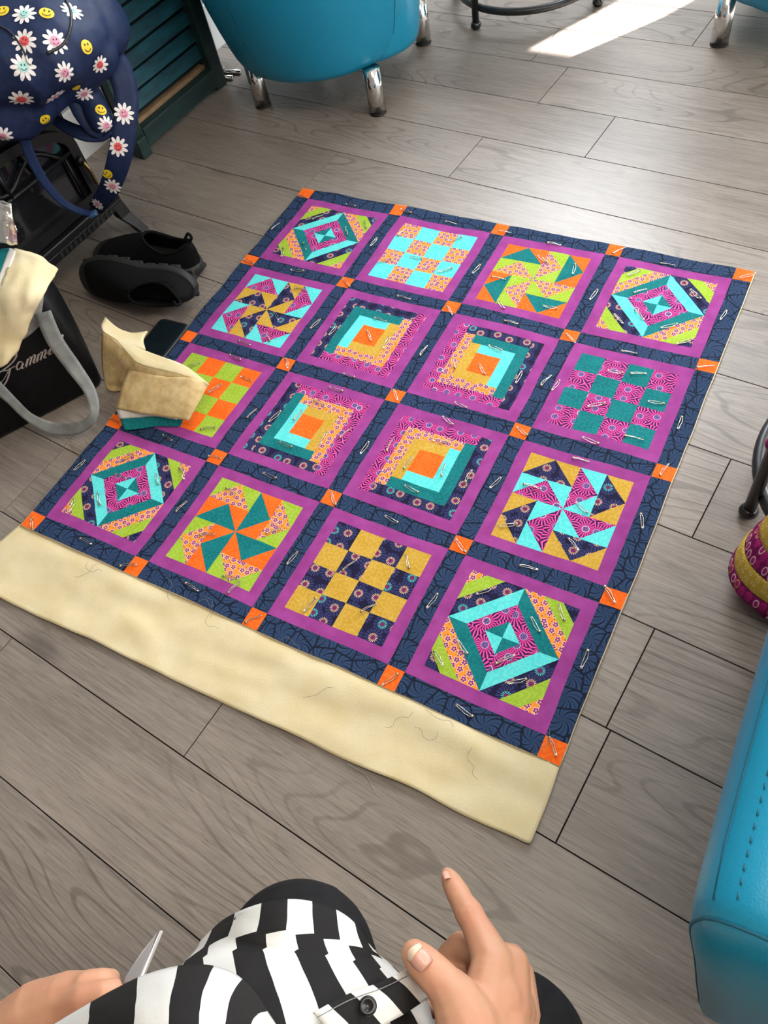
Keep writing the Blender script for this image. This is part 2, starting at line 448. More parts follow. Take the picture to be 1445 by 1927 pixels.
def wall_with_windows(nm, back, wins):
    """a wall made of the pieces round its windows; each window has frame, mullions and panes"""
    if back:
        a0, a1 = E0, E1
        mk = lambda p, q, u0, u1, d0=0.0, d1=T: ((p, N1 + d0, u0), (q, N1 + d1, u1))
    else:
        a0, a1 = N0, N1
        mk = lambda p, q, u0, u1, d0=0.0, d1=T: ((E1 + d0, p, u0), (E1 + d1, q, u1))
    bm = bmesh.new(); x = a0
    for idx, lo, hi, z0, z1, mull in wins:
        for p, q, u0, u1 in ((x, lo, -.01, ZC), (lo, hi, -.01, z0), (lo, hi, z1, ZC)): box_bm(bm, *mk(p, q, u0, u1))
        x = hi
    box_bm(bm, *mk(x, a1, -.01, ZC))
    o = link(nm, me_from(bm, smooth=False), WALLP); o.rotation_euler = (0, 0, TH); tag(o, kind='structure')
    for idx, lo, hi, z0, z1, mull in wins:
        w_ = empty('window_%d' % idx); w_.rotation_euler = (0, 0, TH); tag(w_, kind='structure')
        bm = bmesh.new(); t = 0.04
        for p, q, u0, u1 in ((lo, hi, z0, z0 + t), (lo, hi, z1 - t, z1), (lo, lo + t, z0 + t, z1 - t), (hi - t, hi, z0 + t, z1 - t)):
            box_bm(bm, *mk(p, q, u0, u1, .03, .09))
        link('window_frame', me_from(bm, smooth=False), FRAME_M, w_)
        xs = [lo + (hi - lo) * i / mull for i in range(mull + 1)]
        for i in range(mull):
            link('pane', box(*mk(xs[i] + .02, xs[i + 1] - .02, z0 + .03, z1 - .03, .055, .061)), GLASS, w_)
            if i: link('mullion', box(*mk(xs[i] - .025, xs[i] + .025, z0 + t, z1 - t, .03, .09)), FRAME_M, w_)
wall_with_windows('wall_back', True, [(4, -.58, .78, 1.02, 2.42, 2), (1, .83, 1.10, .10, 1.66, 1), (2, 1.45, 2.65, .20, 1.30, 2)])  # unseen openings, sized and placed to shape the sun patch and floor sheen
wall_with_windows('wall_right', False, [(3, -0.9, 1.3, 0.6, 2.3, 2)])
bl_ = link('added_sun_blind', box((-.57, N1 + .004, 1.04), (.77, N1 + .008, 2.41)), plain('white_blind', (.85, .86, .88), .9)); bl_.rotation_euler = (0, 0, TH)  # opaque sheet added to block the sun at this unseen window
tag(bl_, 'unseen white blind added to keep the sun out of the wide back window', 'blind')
# unseen flat lamp added overhead to fill the near end of the room
lp = empty('added_fill_lamp', rm(1.5, -0.9, ZC)); lp.rotation_euler = (0, 0, TH)
tag(lp, 'unseen flat white ceiling lamp added as fill above the seats', 'lamp')
link('fill_lamp_housing', box((-.64, -.34, -.05), (.64, .34, 0), .006), plain('lamp_white', (.8, .8, .8), .5), lp)
# ================================================================ the quilt
Q = 0.25                                    # one block and one sashing strip: the repeat of the quilt
def warp(x, y):
    """hand-sewn wobble of the whole sheet"""
    n1_ = noise.noise(Vector((x * 1.3, y * 1.3, 3.1))); n2_ = noise.noise(Vector((x * 1.3, y * 1.3, 9.7)))
    n3_ = noise.noise(Vector((x * 5.0, y * 5.0, 1.7))); n4_ = noise.noise(Vector((x * 5.0, y * 5.0, 5.9)))
    return x + 0.010 * n1_ + 0.006 * n3_, y + 0.010 * n2_ + 0.006 * n4_
def qz(x, y):
    a = noise.noise(Vector((x * 1.9, y * 1.9, 0.4))); b = noise.noise(Vector((x * 5.3, y * 5.3, 7.4)))
    c = noise.noise(Vector((x * 0.9 + y * 3.8, y * 0.9 - x * 1.5, 2.2)))
    edge = min(x + .08, y + .08, 4.08 - x, 4.08 - y)
    lift = 0.0022 * max(0.0, 1 - abs(edge) / 0.16) * (0.6 + noise.noise(Vector((x * 4.2, y * 4.2, 8.8))))
    return 0.0062 + 0.0024 * a + 0.0012 * b + 0.0012 * c + max(-0.001, lift)
def qpt(x, y, dz=0.0):
    X_, Y_ = warp(x, y); return Vector((X_ * Q, -Y_ * Q, qz(x, y) + dz))
quilt = empty('quilt', (0, 0, 0))
tag(quilt, 'colourful patchwork quilt with purple-bordered blocks and navy sashing spread on the floor', 'quilt')
def patch(name, poly, mat, parent, step=0.16, dz=0.0, sag=0.0011):
    """a sewn piece: edges turned down into the seam, face cut finely enough to follow the wrinkles"""
    bm = bmesh.new(); f = bm.faces.new([bm.verts.new((p[0], p[1], 0)) for p in poly])
    bmesh.ops.inset_region(bm, faces=[f], thickness=0.0055, depth=0.0)
    outer = {v for e in bm.edges if e.is_boundary for v in e.verts}
    for v in outer: v.co.z = -1.0
    for ax in (0, 1):
        lo = min(p[ax] for p in poly); hi = max(p[ax] for p in poly); n = int((hi - lo) / step)
        for k in range(1, n + 1):
            c = lo + (hi - lo) * k / (n + 1)
            co = Vector((c, 0, 0)) if ax == 0 else Vector((0, c, 0)); no = Vector((1, 0, 0)) if ax == 0 else Vector((0, 1, 0))
            bmesh.ops.bisect_plane(bm, geom=bm.verts[:] + bm.edges[:] + bm.faces[:], plane_co=co, plane_no=no, dist=1e-6)
    for v in bm.verts:
        low = -v.co.z
        v.co = qpt(v.co.x, v.co.y, dz - sag * low)
    bmesh.ops.recalc_face_normals(bm, faces=bm.faces)
    if bm.faces[:] and sum(f.normal.z for f in bm.faces) < 0: bmesh.ops.reverse_faces(bm, faces=bm.faces)
    me = bpy.data.meshes.new(name); bm.to_mesh(me); bm.free()
    for p in me.polygons: p.use_smooth = True
    return link(name, me, mat, parent)
SW, PB, OUT = 0.060, 0.145, 0.072           # half sashing, end of the purple border, outer edge
# batting and backing below everything
def sheet(name, x0, x1, y0, y1, n, dz, mat, thick, fy=None):
    rows = []
    for j in range(n + 1):
        row = []
        for i in range(n + 1):
            x = x0 + (x1 - x0) * i / n; y = y0 + (y1 - y0) * j / n
            row.append(qpt(x, y, dz))
        rows.append(row)
    return link(name, grid_me(rows, thick), mat, quilt)
sheet('batting_layer', -.078, 4.077, -.076, 4.08, 56, -0.0030, BATT, 0.0022)
# the uncovered strip of cream batting along the near edge
rows = []
for j in range(15):
    t = j / 14; row = []
    for i in range(91):
        s = i / 90
        x = (-.088 - .10 * t) + s * ((4.072 + .012 * t) - (-.088 - .10 * t)); y0_ = 4.00; y1_ = 4.618 - .108 * s
        y = y0_ + (y1_ - y0_) * t + 0.012 * t * noise.noise(Vector((s * 9, t * 2, 4.0)))
        X_, Y_ = warp(x, y)
        wv = 0.0050 * noise.noise(Vector((x * 1.6 + y * 2.2, y * 6.6, 6.0))) + 0.0020 * noise.noise(Vector((x * 5.0, y * 9.0, 1.0)))+ 0.0035 * max(0, noise.noise(Vector((x * 3.0 - y * 4.0, y * 5.0, 11.0))))
        lift = 0.006 * max(0, noise.noise(Vector((x * 2.2, 0.5, 3.0)))) * max(0, t - .8) * 5
        row.append(Vector((X_ * Q, -Y_ * Q, 0.0040 + (wv if t < 1 else wv * .6) * min(1, t * 3) + lift)))
    rows.append(row)
for jj, r_ in enumerate(rows):
    for p in r_: p.z = max(p.z, 0.0022) if jj > 2 else min(max(p.z, .0022), .0022 + .0006 * jj)
bs = link('batting_border', grid_me(rows, 0.0016, sub=1), BATT, quilt); bs['label'] = 'cream batting left uncovered along one edge'
# sashing and corner squares
lim = lambda k, lo: (-OUT if k == 0 else k - SW) if lo else (4 + OUT if k == 4 else k + SW)
for j in range(5):
    for i in range(5):
        patch('corner_square', [(lim(i, 1), lim(j, 1)), (lim(i, 0), lim(j, 1)), (lim(i, 0), lim(j, 0)), (lim(i, 1), lim(j, 0))], F['orange'], quilt)
        if i < 4: patch('sashing_strip', [(i + SW, lim(j, 1)), (i + 1 - SW, lim(j, 1)), (i + 1 - SW, lim(j, 0)), (i + SW, lim(j, 0))], F['sash'], quilt, 0.09)
        if j < 4: patch('sashing_strip', [(lim(i, 1), j + SW), (lim(i, 0), j + SW), (lim(i, 0), j + 1 - SW), (lim(i, 1), j + 1 - SW)], F['sash'], quilt, 0.09)
PIECES = []
def block(kind, i, j, label):
    """the lining of a block carries its pieces; the four purple borders are mitred"""
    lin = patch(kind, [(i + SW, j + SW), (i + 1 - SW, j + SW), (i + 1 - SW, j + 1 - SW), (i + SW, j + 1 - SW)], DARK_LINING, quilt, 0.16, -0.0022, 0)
    lin['label'] = label
    a, b = SW, PB
    O = [(a, a), (1 - a, a), (1 - a, 1 - a), (a, 1 - a)]; I = [(b, b), (1 - b, b), (1 - b, 1 - b), (b, 1 - b)]
    for k in range(4):
        q = (k + 1) % 4
        patch('border_strip', [(i + p[0], j + p[1]) for p in (O[k], O[q], I[q], I[k])], F['purple'], lin, 0.11)
    def put(name, pts, fab):
        P_ = [(i + PB + (1 - 2 * PB) * s, j + PB + (1 - 2 * PB) * t) for s, t in pts]; PIECES.append(((i, j), fab, P_))
        patch(name, P_, F[fab], lin, 0.15)
    return put
def checker(i, j, A, B, label):
    put = block('checker_block', i, j, label)
    for r_ in range(4):
        for c in range(4):
            x, y = c / 4, r_ / 4
            put('square_patch', [(x, y), (x + .25, y), (x + .25, y + .25), (x, y + .25)], A if (r_ + c) % 2 == 0 else B)
def pinwheel(i, j, og, oc, ig, ic, label):
    put = block('pinwheel_block', i, j, label)
    for k in range(4):
        def R(p):
            x, y = p[0] - .5, p[1] - .5
            for _ in range(k): x, y = -y, x
            return (x + .5, y + .5)
        for nm, pts, fab in (('goose_triangle', [(0, .25), (.25, 0), (.5, .25)], og), ('corner_triangle', [(0, 0), (.25, 0), (0, .25)], oc),
                             ('corner_triangle', [(.25, 0), (.5, 0), (.5, .25)], oc), ('goose_triangle', [(0, .5), (.25, .25), (.5, .5)], ig),
                             ('corner_triangle', [(0, .25), (.25, .25), (0, .5)], ic), ('corner_triangle', [(.25, .25), (.5, .25), (.5, .5)], ic)):
            put(nm, [R(p) for p in pts], fab)
def cabin(i, j, flip_h, flip_v, label):
    """log cabin: navy, teal and aqua on two sides, magenta, flower and mustard on the other two"""
    put = block('log_cabin_block', i, j, label)
    def fl(pts): return [((1 - s) if flip_h else s, (1 - t) if flip_v else t) for s, t in pts]
    for d, cool, warm in ((0, 'navy', 'pink'), (.12, 'teal', 'flower'), (.24, 'aqua', 'mustard')):
        e = 1 - d; n_ = d + .12; f_ = 1 - n_
        put('log_strip', fl([(d, d), (n_, d), (n_, e), (d, e)]), cool)                # first cool side, full length
        put('log_strip', fl([(n_, d), (f_, d), (f_, n_), (n_, n_)]), cool)            # cool top
        put('log_strip', fl([(f_, d), (e, d), (e, e), (f_, e)]), warm)
        put('log_strip', fl([(n_, f_), (f_, f_), (f_, e), (n_, e)]), warm)
    put('centre_square', [(.36, .36), (.64, .36), (.64, .64), (.36, .64)], 'orange')
def diamond(i, j, kind, label):
    put = block('diamond_block', i, j, label)
    V = [(0, -1), (1, 0), (0, 1), (-1, 0)]; C4 = [(1, -1), (1, 1), (-1, 1), (-1, -1)]
    L = lambda p: (.5 + .5 * p[0], .5 + .5 * p[1])
    for k in range(4):                       # k: NE, SE, SW, NW
        a, b = V[k], V[(k + 1) % 4]; c = C4[k]
        s1 = (k % 2 == 0) == (kind == 'B')   # aqua ring with navy next to it
        mulp = lambda p, f: (p[0] * f, p[1] * f)
        put('centre_triangle', [L((0, 0)), L(mulp(a, .32)), L(mulp(b, .32))], 'teal' if s1 else 'aqua')
        put('inner_strip', [L(mulp(a, .32)), L(mulp(a, .66)), L(mulp(b, .66)), L(mulp(b, .32))], 'pink')
        put('ring_strip', [L(mulp(a, .66)), L(a), L(b), L(mulp(b, .66))], 'aqua' if s1 else 'teal')
        at_ = lambda p, f: (p[0] + (c[0] - p[0]) * f, p[1] + (c[1] - p[1]) * f)
        put('corner_strip', [L(a), L(at_(a, .36)), L(at_(b, .36)), L(b)], 'navy' if s1 else 'flower')
        put('corner_strip', [L(at_(a, .36)), L(at_(a, .70)), L(at_(b, .70)), L(at_(b, .36))], 'lime')
        put('corner_strip', [L(at_(a, .70)), L(c), L(at_(b, .70))], 'flower' if s1 else 'navy')
diamond(0, 0, 'A', 'diamond block with aqua and teal ring at the quilt corner')
checker(1, 0, 'flower', 'aqua', 'checkerboard of orange flower print and aqua')
pinwheel(2, 0, 'teal', 'orange', 'flower', 'lime', 'pinwheel with orange corners, teal outer and flower-print inner triangles')
diamond(3, 0, 'B', 'diamond block with navy tip at the quilt corner')
pinwheel(0, 1, 'pink', 'aqua', 'navy', 'mustard', 'pinwheel with aqua corners and mustard centre')
cabin(1, 1, False, False, 'log cabin block round an orange square')
cabin(2, 1, True, False, 'log cabin block round an orange square')
checker(3, 1, 'teal', 'pink', 'checkerboard of teal and magenta starburst print')
checker(0, 2, 'lime', 'orange', 'checkerboard of lime and orange')
cabin(1, 2, False, True, 'log cabin block round an orange square')
cabin(2, 2, True, True, 'log cabin block round an orange square')
pinwheel(3, 2, 'navy', 'mustard', 'pink', 'aqua', 'pinwheel with mustard corners and aqua centre')
diamond(0, 3, 'B', 'diamond block with navy tip at the quilt corner')
pinwheel(1, 3, 'flower', 'lime', 'teal', 'orange', 'pinwheel with lime corners and teal inner triangles')
checker(2, 3, 'navy', 'mustard', 'checkerboard of navy starburst print and mustard')
diamond(3, 3, 'A', 'diamond block with aqua and teal ring at the quilt corner')
# ---------------------------------------------------------------- safety pins
def pin_meshes():
    L = 0.030; w_ = 0.0042; r_ = 0.00055
    bm = bmesh.new()
    pts = [(L * .48, .0010, .0012), (L * .25, .0008, .0020), (-L * .05, .0010, .0026), (-L * .36, .0013, .0014)]
    coil = [(-L * .42 + .0014 * math.cos(a), .0014 * math.sin(a), .0012 + .0005 * math.sin(a)) for a in [math.radians(60 + 40 * k) for k in range(11)]]
    back = [(-L * .36, -.0014, .0008), (-L * .16, -.0017, .0002), (L * .05, -.0030, .0004), (L * .28, -.0026, .0006), (L * .46, -.0012, .0012)]
    tube_bm(bm, spline(pts + coil + back, 3), r_, 6)
    wire = me_from(bm); wire.materials.append(STEEL)
    bm = bmesh.new()
    tube_bm(bm, [(L * .40, 0, .0012), (L * .43, 0, .0013), (L * .50, 0, .0013), (L * .535, 0, .0012)], [.0016, .0024, .0024, .0010], 10)
    for v in bm.verts: v.co.z = .0013 + (v.co.z - .0013) * .62
    cap = me_from(bm); cap.materials.append(STEEL_DK)
    return wire, cap
PIN_W, PIN_C = pin_meshes()
PINS = [(0.52,0.04,-2),(-0.02,0.53,75),(0.30,0.29,50),(0.40,0.70,-44),(0.67,0.39,-54),(0.80,0.26,-50),(0.24,0.83,-67),(1.00,0.47,87),(1.55,0.03,-1),(1.19,0.27,72),(1.67,0.22,39),(1.76,0.61,40),(1.45,0.54,5),(1.46,0.79,48),(1.20,0.66,42),(2.01,0.53,81),(0.50,0.99,11),(0.63,1.55,-37),(0.69,1.78,-45),(0.67,1.20,6),(0.54,1.91,-1),(1.58,1.02,1),(1.01,1.53,77),(1.01,2.00,-49),(1.20,1.56,86),(1.51,1.31,0),(1.51,1.51,-45),(1.68,1.54,93),(1.56,1.94,-4),(1.53,2.10,-1),(2.00,1.51,87),(2.00,2.00,-45),(2.01,1.05,-40),(1.49,2.27,-10),(1.38,2.43,86),(1.21,2.51,75),(1.02,2.54,77),(2.50,1.93,-12),(2.47,2.09,-22),(2.28,1.56,-53),(0.00,0.06,-9),(1.08,-0.00,-10),(-0.00,1.03,-10),(1.02,1.01,-34),(2.06,0.02,5),(2.51,0.06,2),(3.04,-0.00,-126),(3.45,0.04,3),(4.03,0.01,39),(2.48,0.26,-30),(2.77,0.31,103),(2.24,0.58,2),(2.37,0.86,-39),(2.75,0.77,4),(3.02,0.55,82),(3.23,0.22,55),(3.34,0.40,42),(3.73,0.31,-37),(3.98,0.47,82),(3.28,0.74,-38),(3.41,0.65,-42),(3.64,0.70,38),(3.79,0.82,42),(3.46,1.04,8),(2.53,1.03,0),(3.02,1.04,-35),(4.00,1.02,25),(2.52,1.32,-7),(2.51,1.55,-43),(2.80,1.54,92),(3.00,1.50,74),(3.08,1.52,82),(3.43,1.26,8),(3.59,1.22,19),(3.41,1.60,36),(3.78,1.44,10),(3.74,1.80,2),(3.48,1.92,-7),(3.98,1.57,93),(3.01,2.00,-25),(3.48,2.09,4),(3.26,2.41,3),(4.00,1.98,78),(2.82,2.49,90),(3.01,2.48,73),(0.25,2.27,49),(0.77,2.25,-6),(0.59,2.43,66),(0.78,2.79,28),(0.55,2.08,-10),(0.51,2.99,-12),(0.99,3.01,12),(0.00,3.47,79),(-0.02,3.00,-6),(0.32,3.27,53),(0.67,3.34,-43),(0.83,3.23,-37),(0.36,3.66,-41),(0.20,3.79,112),(0.39,3.43,1),(1.00,3.47,76),(0.01,4.03,-44),(0.52,3.99,-2),(0.95,4.02,28),(1.48,3.99,-7),(1.75,3.87,73),(1.69,3.82,12),(1.33,3.60,25),(1.76,3.39,46),(1.48,3.00,-3),(1.29,3.23,-12),(1.44,2.71,-6),(1.69,2.56,97),(1.82,2.45,72),(2.02,3.00,-45),(2.02,2.53,89),(2.38,2.54,85),(2.50,2.29,13),(2.64,2.51,103),(2.50,2.73,-10),(2.48,3.00,-10),(2.00,3.53,81),(2.39,3.42,65),(2.29,3.78,79),(2.66,3.65,54),(2.73,3.25,-52),(3.00,3.01,-33),(3.01,3.45,81),(3.28,3.26,46),(2.00,4.01,48),(2.18,2.44,95),(3.47,3.00,7),(3.61,2.45,-28),(3.22,2.75,30),(3.66,2.74,-34),(3.99,2.42,-66),(3.98,2.99,-41),(3.65,3.35,-41),(3.76,3.21,-51),(3.30,3.65,-32),(3.21,3.78,-35),(3.57,3.62,50),(3.68,3.72,37),(3.99,3.45,92),(3.47,4.00,-12),(3.00,4.02,61),(4.00,3.99,-48)]
BN = {(0, 0): 'shoe-side diamond block', (1, 0): 'flower checkerboard', (2, 0): 'orange-cornered pinwheel', (3, 0): 'table-side diamond block',
      (0, 1): 'aqua-cornered pinwheel', (1, 1): 'cabin by flower checkerboard', (2, 1): 'cabin by teal checkerboard', (3, 1): 'teal checkerboard',
      (0, 2): 'lime checkerboard', (1, 2): 'cabin by lime checkerboard', (2, 2): 'cabin by navy checkerboard', (3, 2): 'mustard-cornered pinwheel',
      (0, 3): 'tote-side diamond block', (1, 3): 'lime-cornered pinwheel', (2, 3): 'navy checkerboard', (3, 3): 'hand-side diamond block'}
FN = dict(flower='orange flower', pink='magenta starburst', navy='navy starburst', teal='teal', aqua='aqua', lime='lime', orange='orange', mustard='mustard', purple='purple border')
def inside(x, y, poly):
    sgn = 0
    for k in range(len(poly)):
        (x0, y0), (x1, y1) = poly[k], poly[(k + 1) % len(poly)]
        c = (x1 - x0) * (y - y0) - (y1 - y0) * (x - x0)
        if abs(c) < 1e-9: continue
        if sgn and (c > 0) != (sgn > 0): return False
        sgn = 1 if c > 0 else -1
    return True
def pin_label(x, y):
    """names the piece of the quilt the pin goes through"""
    nx, ny = abs(x - round(x)) < .085, abs(y - round(y)) < .085
    i, j = int(math.floor(x)), int(math.floor(y)); ri, rj = int(round(x)), int(round(y))
    if nx and ny:
        tl, br = BN.get((ri - 1, rj - 1)), BN.get((ri, rj)); bl_q, tr_q = BN.get((ri - 1, rj)), BN.get((ri, rj - 1))
        q = [b for b in (tl, br) if b] if (tl and br) else [b for b in (tl, tr_q, bl_q, br) if b]
        if len(q) == 1: return 'safety pin in outermost orange square by ' + q[0], 'pins on the orange squares'
        return ('safety pin in orange square between %s and %s' % (q[0], q[1])) if tl and br else 'safety pin in orange edge square between %s and %s' % (q[0], q[1]), 'pins on the orange squares'
    if nx or ny:
        q = (BN.get((ri - 1, min(max(j, 0), 3))), BN.get((ri, min(max(j, 0), 3)))) if nx else (BN.get((min(max(i, 0), 3), rj - 1)), BN.get((min(max(i, 0), 3), rj)))
        if q[0] and q[1]: return 'safety pin on navy sashing between %s and %s' % q, 'pins on the navy sashing'
        return 'safety pin on outer navy edge strip along %s' % (q[0] or q[1]), 'pins on the navy sashing'
    i = min(max(i, 0), 3); j = min(max(j, 0), 3)
    fab = next((f_ for b, f_, p in PIECES if b == (i, j) and inside(x, y, p)), 'purple')
    return 'safety pin on %s of the %s' % (FN[fab] if fab == 'purple' else FN[fab] + ' patch', BN[i, j]), 'pins in the ' + BN[i, j]
for k, (x, y, a) in enumerate(PINS):
    p = qpt(min(max(x, -.06), 4.06), min(max(y, -.06), 4.06))
    o = link('safety_pin', PIN_W); c = link('clasp', PIN_C, None, o)
    o.location = p + Vector((0, 0, 0.0005))
    o.rotation_euler = (random.uniform(-.25, .25), random.uniform(-.04, .04), math.radians(a) + (math.pi if random.random() < .5 else 0))
    s_ = random.uniform(.92, 1.1); o.scale = (s_, s_, s_)
    l_, g_ = pin_label(x, y); tag(o, l_, 'safety pin', g_)
# ================================================================ seating and side tables
def tub_chair(name, loc, rz, label, arm_z=0.60, seam_ang=None, leg_rot=0.0, arm_len=0.17, back_r=0.235, flare=1.0, off=(0, 0), grow=1.0):
    """turquoise tub chair: flared upholstered shell open to +y, seat cushion, four chrome legs"""
    root = empty(name, loc, rz); tag(root, label, 'armchair', 'turquoise tub chairs')
    BZ = 0.105
    # base drum below the seat, rounded-square in plan
    def ring(r_, z, n=64, p=3.2):
        out = []
        for k in range(n):
            a = 2 * math.pi * k / n; c, s = math.cos(a), math.sin(a)
            q = (abs(c) ** p + abs(s) ** p) ** (-1 / p); out.append(Vector((r_ * q * c, r_ * q * s, z)))
        return out
    rows = [ring(.001, BZ + .002), ring(.12, BZ), ring(.200, BZ), ring(.212, BZ + .006), ring(.216, BZ + .02), ring(.222, BZ + .08),
            ring(.230, .28), ring(.236, .36), ring(.230, .385), ring(.20, .39), ring(.001, .39)]
    link('base', grid_me(rows, closed_u=True), LEATHER, root)
    # shell: a U of outer and inner panels with a rolled rim
    path = []
    for k in range(9): path.append((Vector((-.222, arm_len - arm_len * k / 8, 0)), Vector((-1, 0, 0))))
    for k in range(1, 24):
        a = math.pi + math.pi * k / 24; path.append((Vector((.222 * math.cos(a), back_r * math.sin(a), 0)), Vector((math.cos(a), math.sin(a), 0))))
    for k in range(9): path.append((Vector((.222, arm_len * k / 8, 0)), Vector((1, 0, 0))))
    rows = []; n = len(path)
    for i, (p, nrm) in enumerate(path):
        t = i / (n - 1); back = math.sin(math.pi * t) ** 2
        top = arm_z + 0.13 * back
        prof = [(-.03, .33), (-.02, BZ + .012), (.002, BZ + .004), (.012, BZ + .016), (.024, BZ + .09), (.044, .30), (.064, .42), (.082, top - .09), (.090, top - .05), (.088, top - .02), (.076, top - .005), (.050, top + .002),
                (.012, top - .002), (-.018, top - .02), (-.030, top - .06), (-.030, .45), (-.034, .40), (-.034, .33)]
        rows.append([p + nrm * (o_ * (1 + (flare - 1) * max(0.0, 1 - (o_ - .02) / .07)) if o_ > .02 else o_) + Vector((0, 0, z)) for o_, z in prof])
    # rounded arm fronts: rings that shrink towards the middle of the section, bulging forward
    def cap(row, d):
        c = sum(row, Vector()) / len(row); out = []
        for f_, adv in ((.96, .010), (.86, .020), (.55, .026), (.2, .028), (.002, .028)):
            out.append([c + (q - c) * f_ + d * adv for q in row])
        return out
    ofv = Matrix.Rotation(-rz, 3, 'Z') @ Vector((off[0], off[1], 0)); rows = [[Vector((q.x * grow, q.y * grow, q.z)) + ofv for q in r_] for r_ in rows]
    d = Vector((0, 1, 0))
    rows = cap(rows[0], d)[::-1] + rows + cap(rows[-1], d); NCAP = 5
    shm = grid_me(rows, closed_u=True, sub=1); sh = link('shell', shm, LEATHER, root)
    tree = BVHTree.FromPolygons([v.co for v in shm.vertices], [tuple(p_.vertices) for p_ in shm.polygons])
    def snap(q): h_ = tree.find_nearest(q); return h_[0]
    link('seat_cushion', box((-.185, -back_r + .04, .385), (.185, arm_len + .012, .455), .03, smooth=True), LEATHER, root)
    # stitched seams: along the top of the rim, round each arm front and down the outside
    src = rows[NCAP:-NCAP]
    for q_, rad in ((9, .0011), (6, .0010)):
        seq = [snap(r_[q_] + (r_[q_ + 1] - r_[q_]) * .3) for r_ in src]
        link('seam', tube(seq, rad, 6), STITCH, sh)
    # dashed top-stitching beside the rim seam
    bm = bmesh.new(); line = spline([r_[10] + (r_[11] - r_[10]) * .12 for r_ in src], 8)
    for k in range(0, len(line) - 1, 2):
        tube_bm(bm, [snap(line[k]), snap(line[k + 1])], .0008, 5)
    ts = link('top_stitching', me_from(bm), STITCH, sh); ts['kind'] = 'stuff'
    for rw in (rows[NCAP - 1], rows[-NCAP]):
        link('seam', tube([snap(q) for q in spline(rw[3:14], 3)], .0013, 6), STITCH, sh)
    for k in ((13, 27) if seam_ang is None else seam_ang):
        link('seam', tube(spline([snap(q) for q in rows[NCAP + k][3:9]], 3), .0012, 6), STITCH, sh)
    for sx in (-1, 1):
        for sy in (-1, 1):
            lg = link('leg', lathe([(0, .004), (.0215, .004), (.0215, BZ + .010), (0, BZ + .010)], 28, tuple(Matrix.Rotation(leg_rot, 3, 'Z') @ Vector((sx * .172, sy * .172, 0)))), CHROME, root)
            link('leg_foot', lathe([(0, 0), (.0205, 0), (.0222, .002), (.0222, .005), (0, .005)], 28, tuple(Matrix.Rotation(leg_rot, 3, 'Z') @ Vector((sx * .172, sy * .172, 0)))), BLACK_RUB, lg)
    return root
tub_chair('tub_chair', (-.181, .512, 0), math.radians(37), 'turquoise leatherette tub chair on chrome legs beside the green slatted frame', leg_rot=math.radians(-31), seam_ang=(14, 25), flare=1.40, off=(-.030, -.008), grow=1.06)
tub_chair('tub_chair', (.935, .965, 0), math.radians(-8), 'turquoise tub chair with one chrome leg near the sunlit patch of floor')
NEAR = tub_chair('tub_chair', (1.462, -.945, 0), math.radians(181.5), 'turquoise tub chair with stitched arm next to the patchwork bag', arm_z=0.60, arm_len=.255, back_r=.16)
def side_table(loc, r_, foot_angles, label, height=0.50):
    root = empty('side_table', loc); tag(root, label, 'table', 'round black metal side tables')
    link('table_top', lathe([(0, height - .012), (r_ + .002, height - .012), (r_ + .006, height - .006), (r_ + .002, height), (0, height)], 56), plain('dark_table_top', (.02, .02, .021), .35), root)
    link('lower_ring', tube([(r_ * math.cos(a), r_ * math.sin(a), .052) for a in [2 * math.pi * k / 64 for k in range(64)]], .0095, 12, True), BLACK_METAL, root)
    for a in foot_angles:
        x, y = (r_ + .012) * math.cos(a), (r_ + .012) * math.sin(a)
        lg = link('leg', tube([(x, y, .012), (x, y, height - .008)], .0095, 14), BLACK_METAL, root)
        link('ball_foot', lathe([(0, 0), (.009, .001), (.0145, .007), (.0150, .012), (.0125, .018), (.0095, .020), (0, .020)], 22, (x, y, 0)), plain('gloss_black', (.008, .008, .009), .12), lg)
    return root
side_table((.170, .992, 0), .200, [math.radians(q) for q in (-112, -8, 96, 190)], 'round black metal side table with ring base beyond the quilt, by two tub chairs')
side_table((1.338, -.424, 0), .212, [math.radians(q) for q in (-152, -62, 28, 118)], 'round black metal side table standing over the patchwork bag')
# ---------------------------------------------------------------- patchwork bag
def stripe_prints():
    a = Mat('magenta_drop_print', .85, spec=.2); r_, t, c, v = a.polar(.012, .35, 1.0, .45, True)
    col = a.mix(r_.lt(.40), (.30, .012, .13), (.37, .016, .16)); col = a.mix(r_.gt(.26) * r_.lt(.36) * c.gt(.45), col, a.mix(c.gt(.75), (.52, .30, .06), (.75, .55, .58)))
    a.color(a.mix(r_.gt(.47), col, (.18, .006, .09))); weave(a)
    b = Mat('mustard_blossom_print', .85, spec=.2); r_, t, c, v = b.polar(.012, .6, 1, 1, True); rr = r_ - (t * 5.0).cos() * .1
    col = b.mix(rr.lt(.30), (.56, .38, .05), (.72, .56, .18)); b.color(b.mix(r_.lt(.09), col, (.16, .10, .02))); weave(b)
    return a.m, b.m
MAG, MUS = stripe_prints()
pb = empty('patchwork_bag', (1.226, -.642, 0)); tag(pb, 'fabric bag with magenta and mustard bands standing under the side table', 'bag')
bands = [(0.0, .062, MAG), (.062, .100, MUS), (.100, .140, MAG), (.140, .172, MUS), (.172, .225, MAG)]
def pr(z):                               # half width of the bag at height z
    return .088 * (1 - max(0, (z - .04) / .30) ** 1.5) * min(1.0, (max(z, .0001) / .035) ** .33)
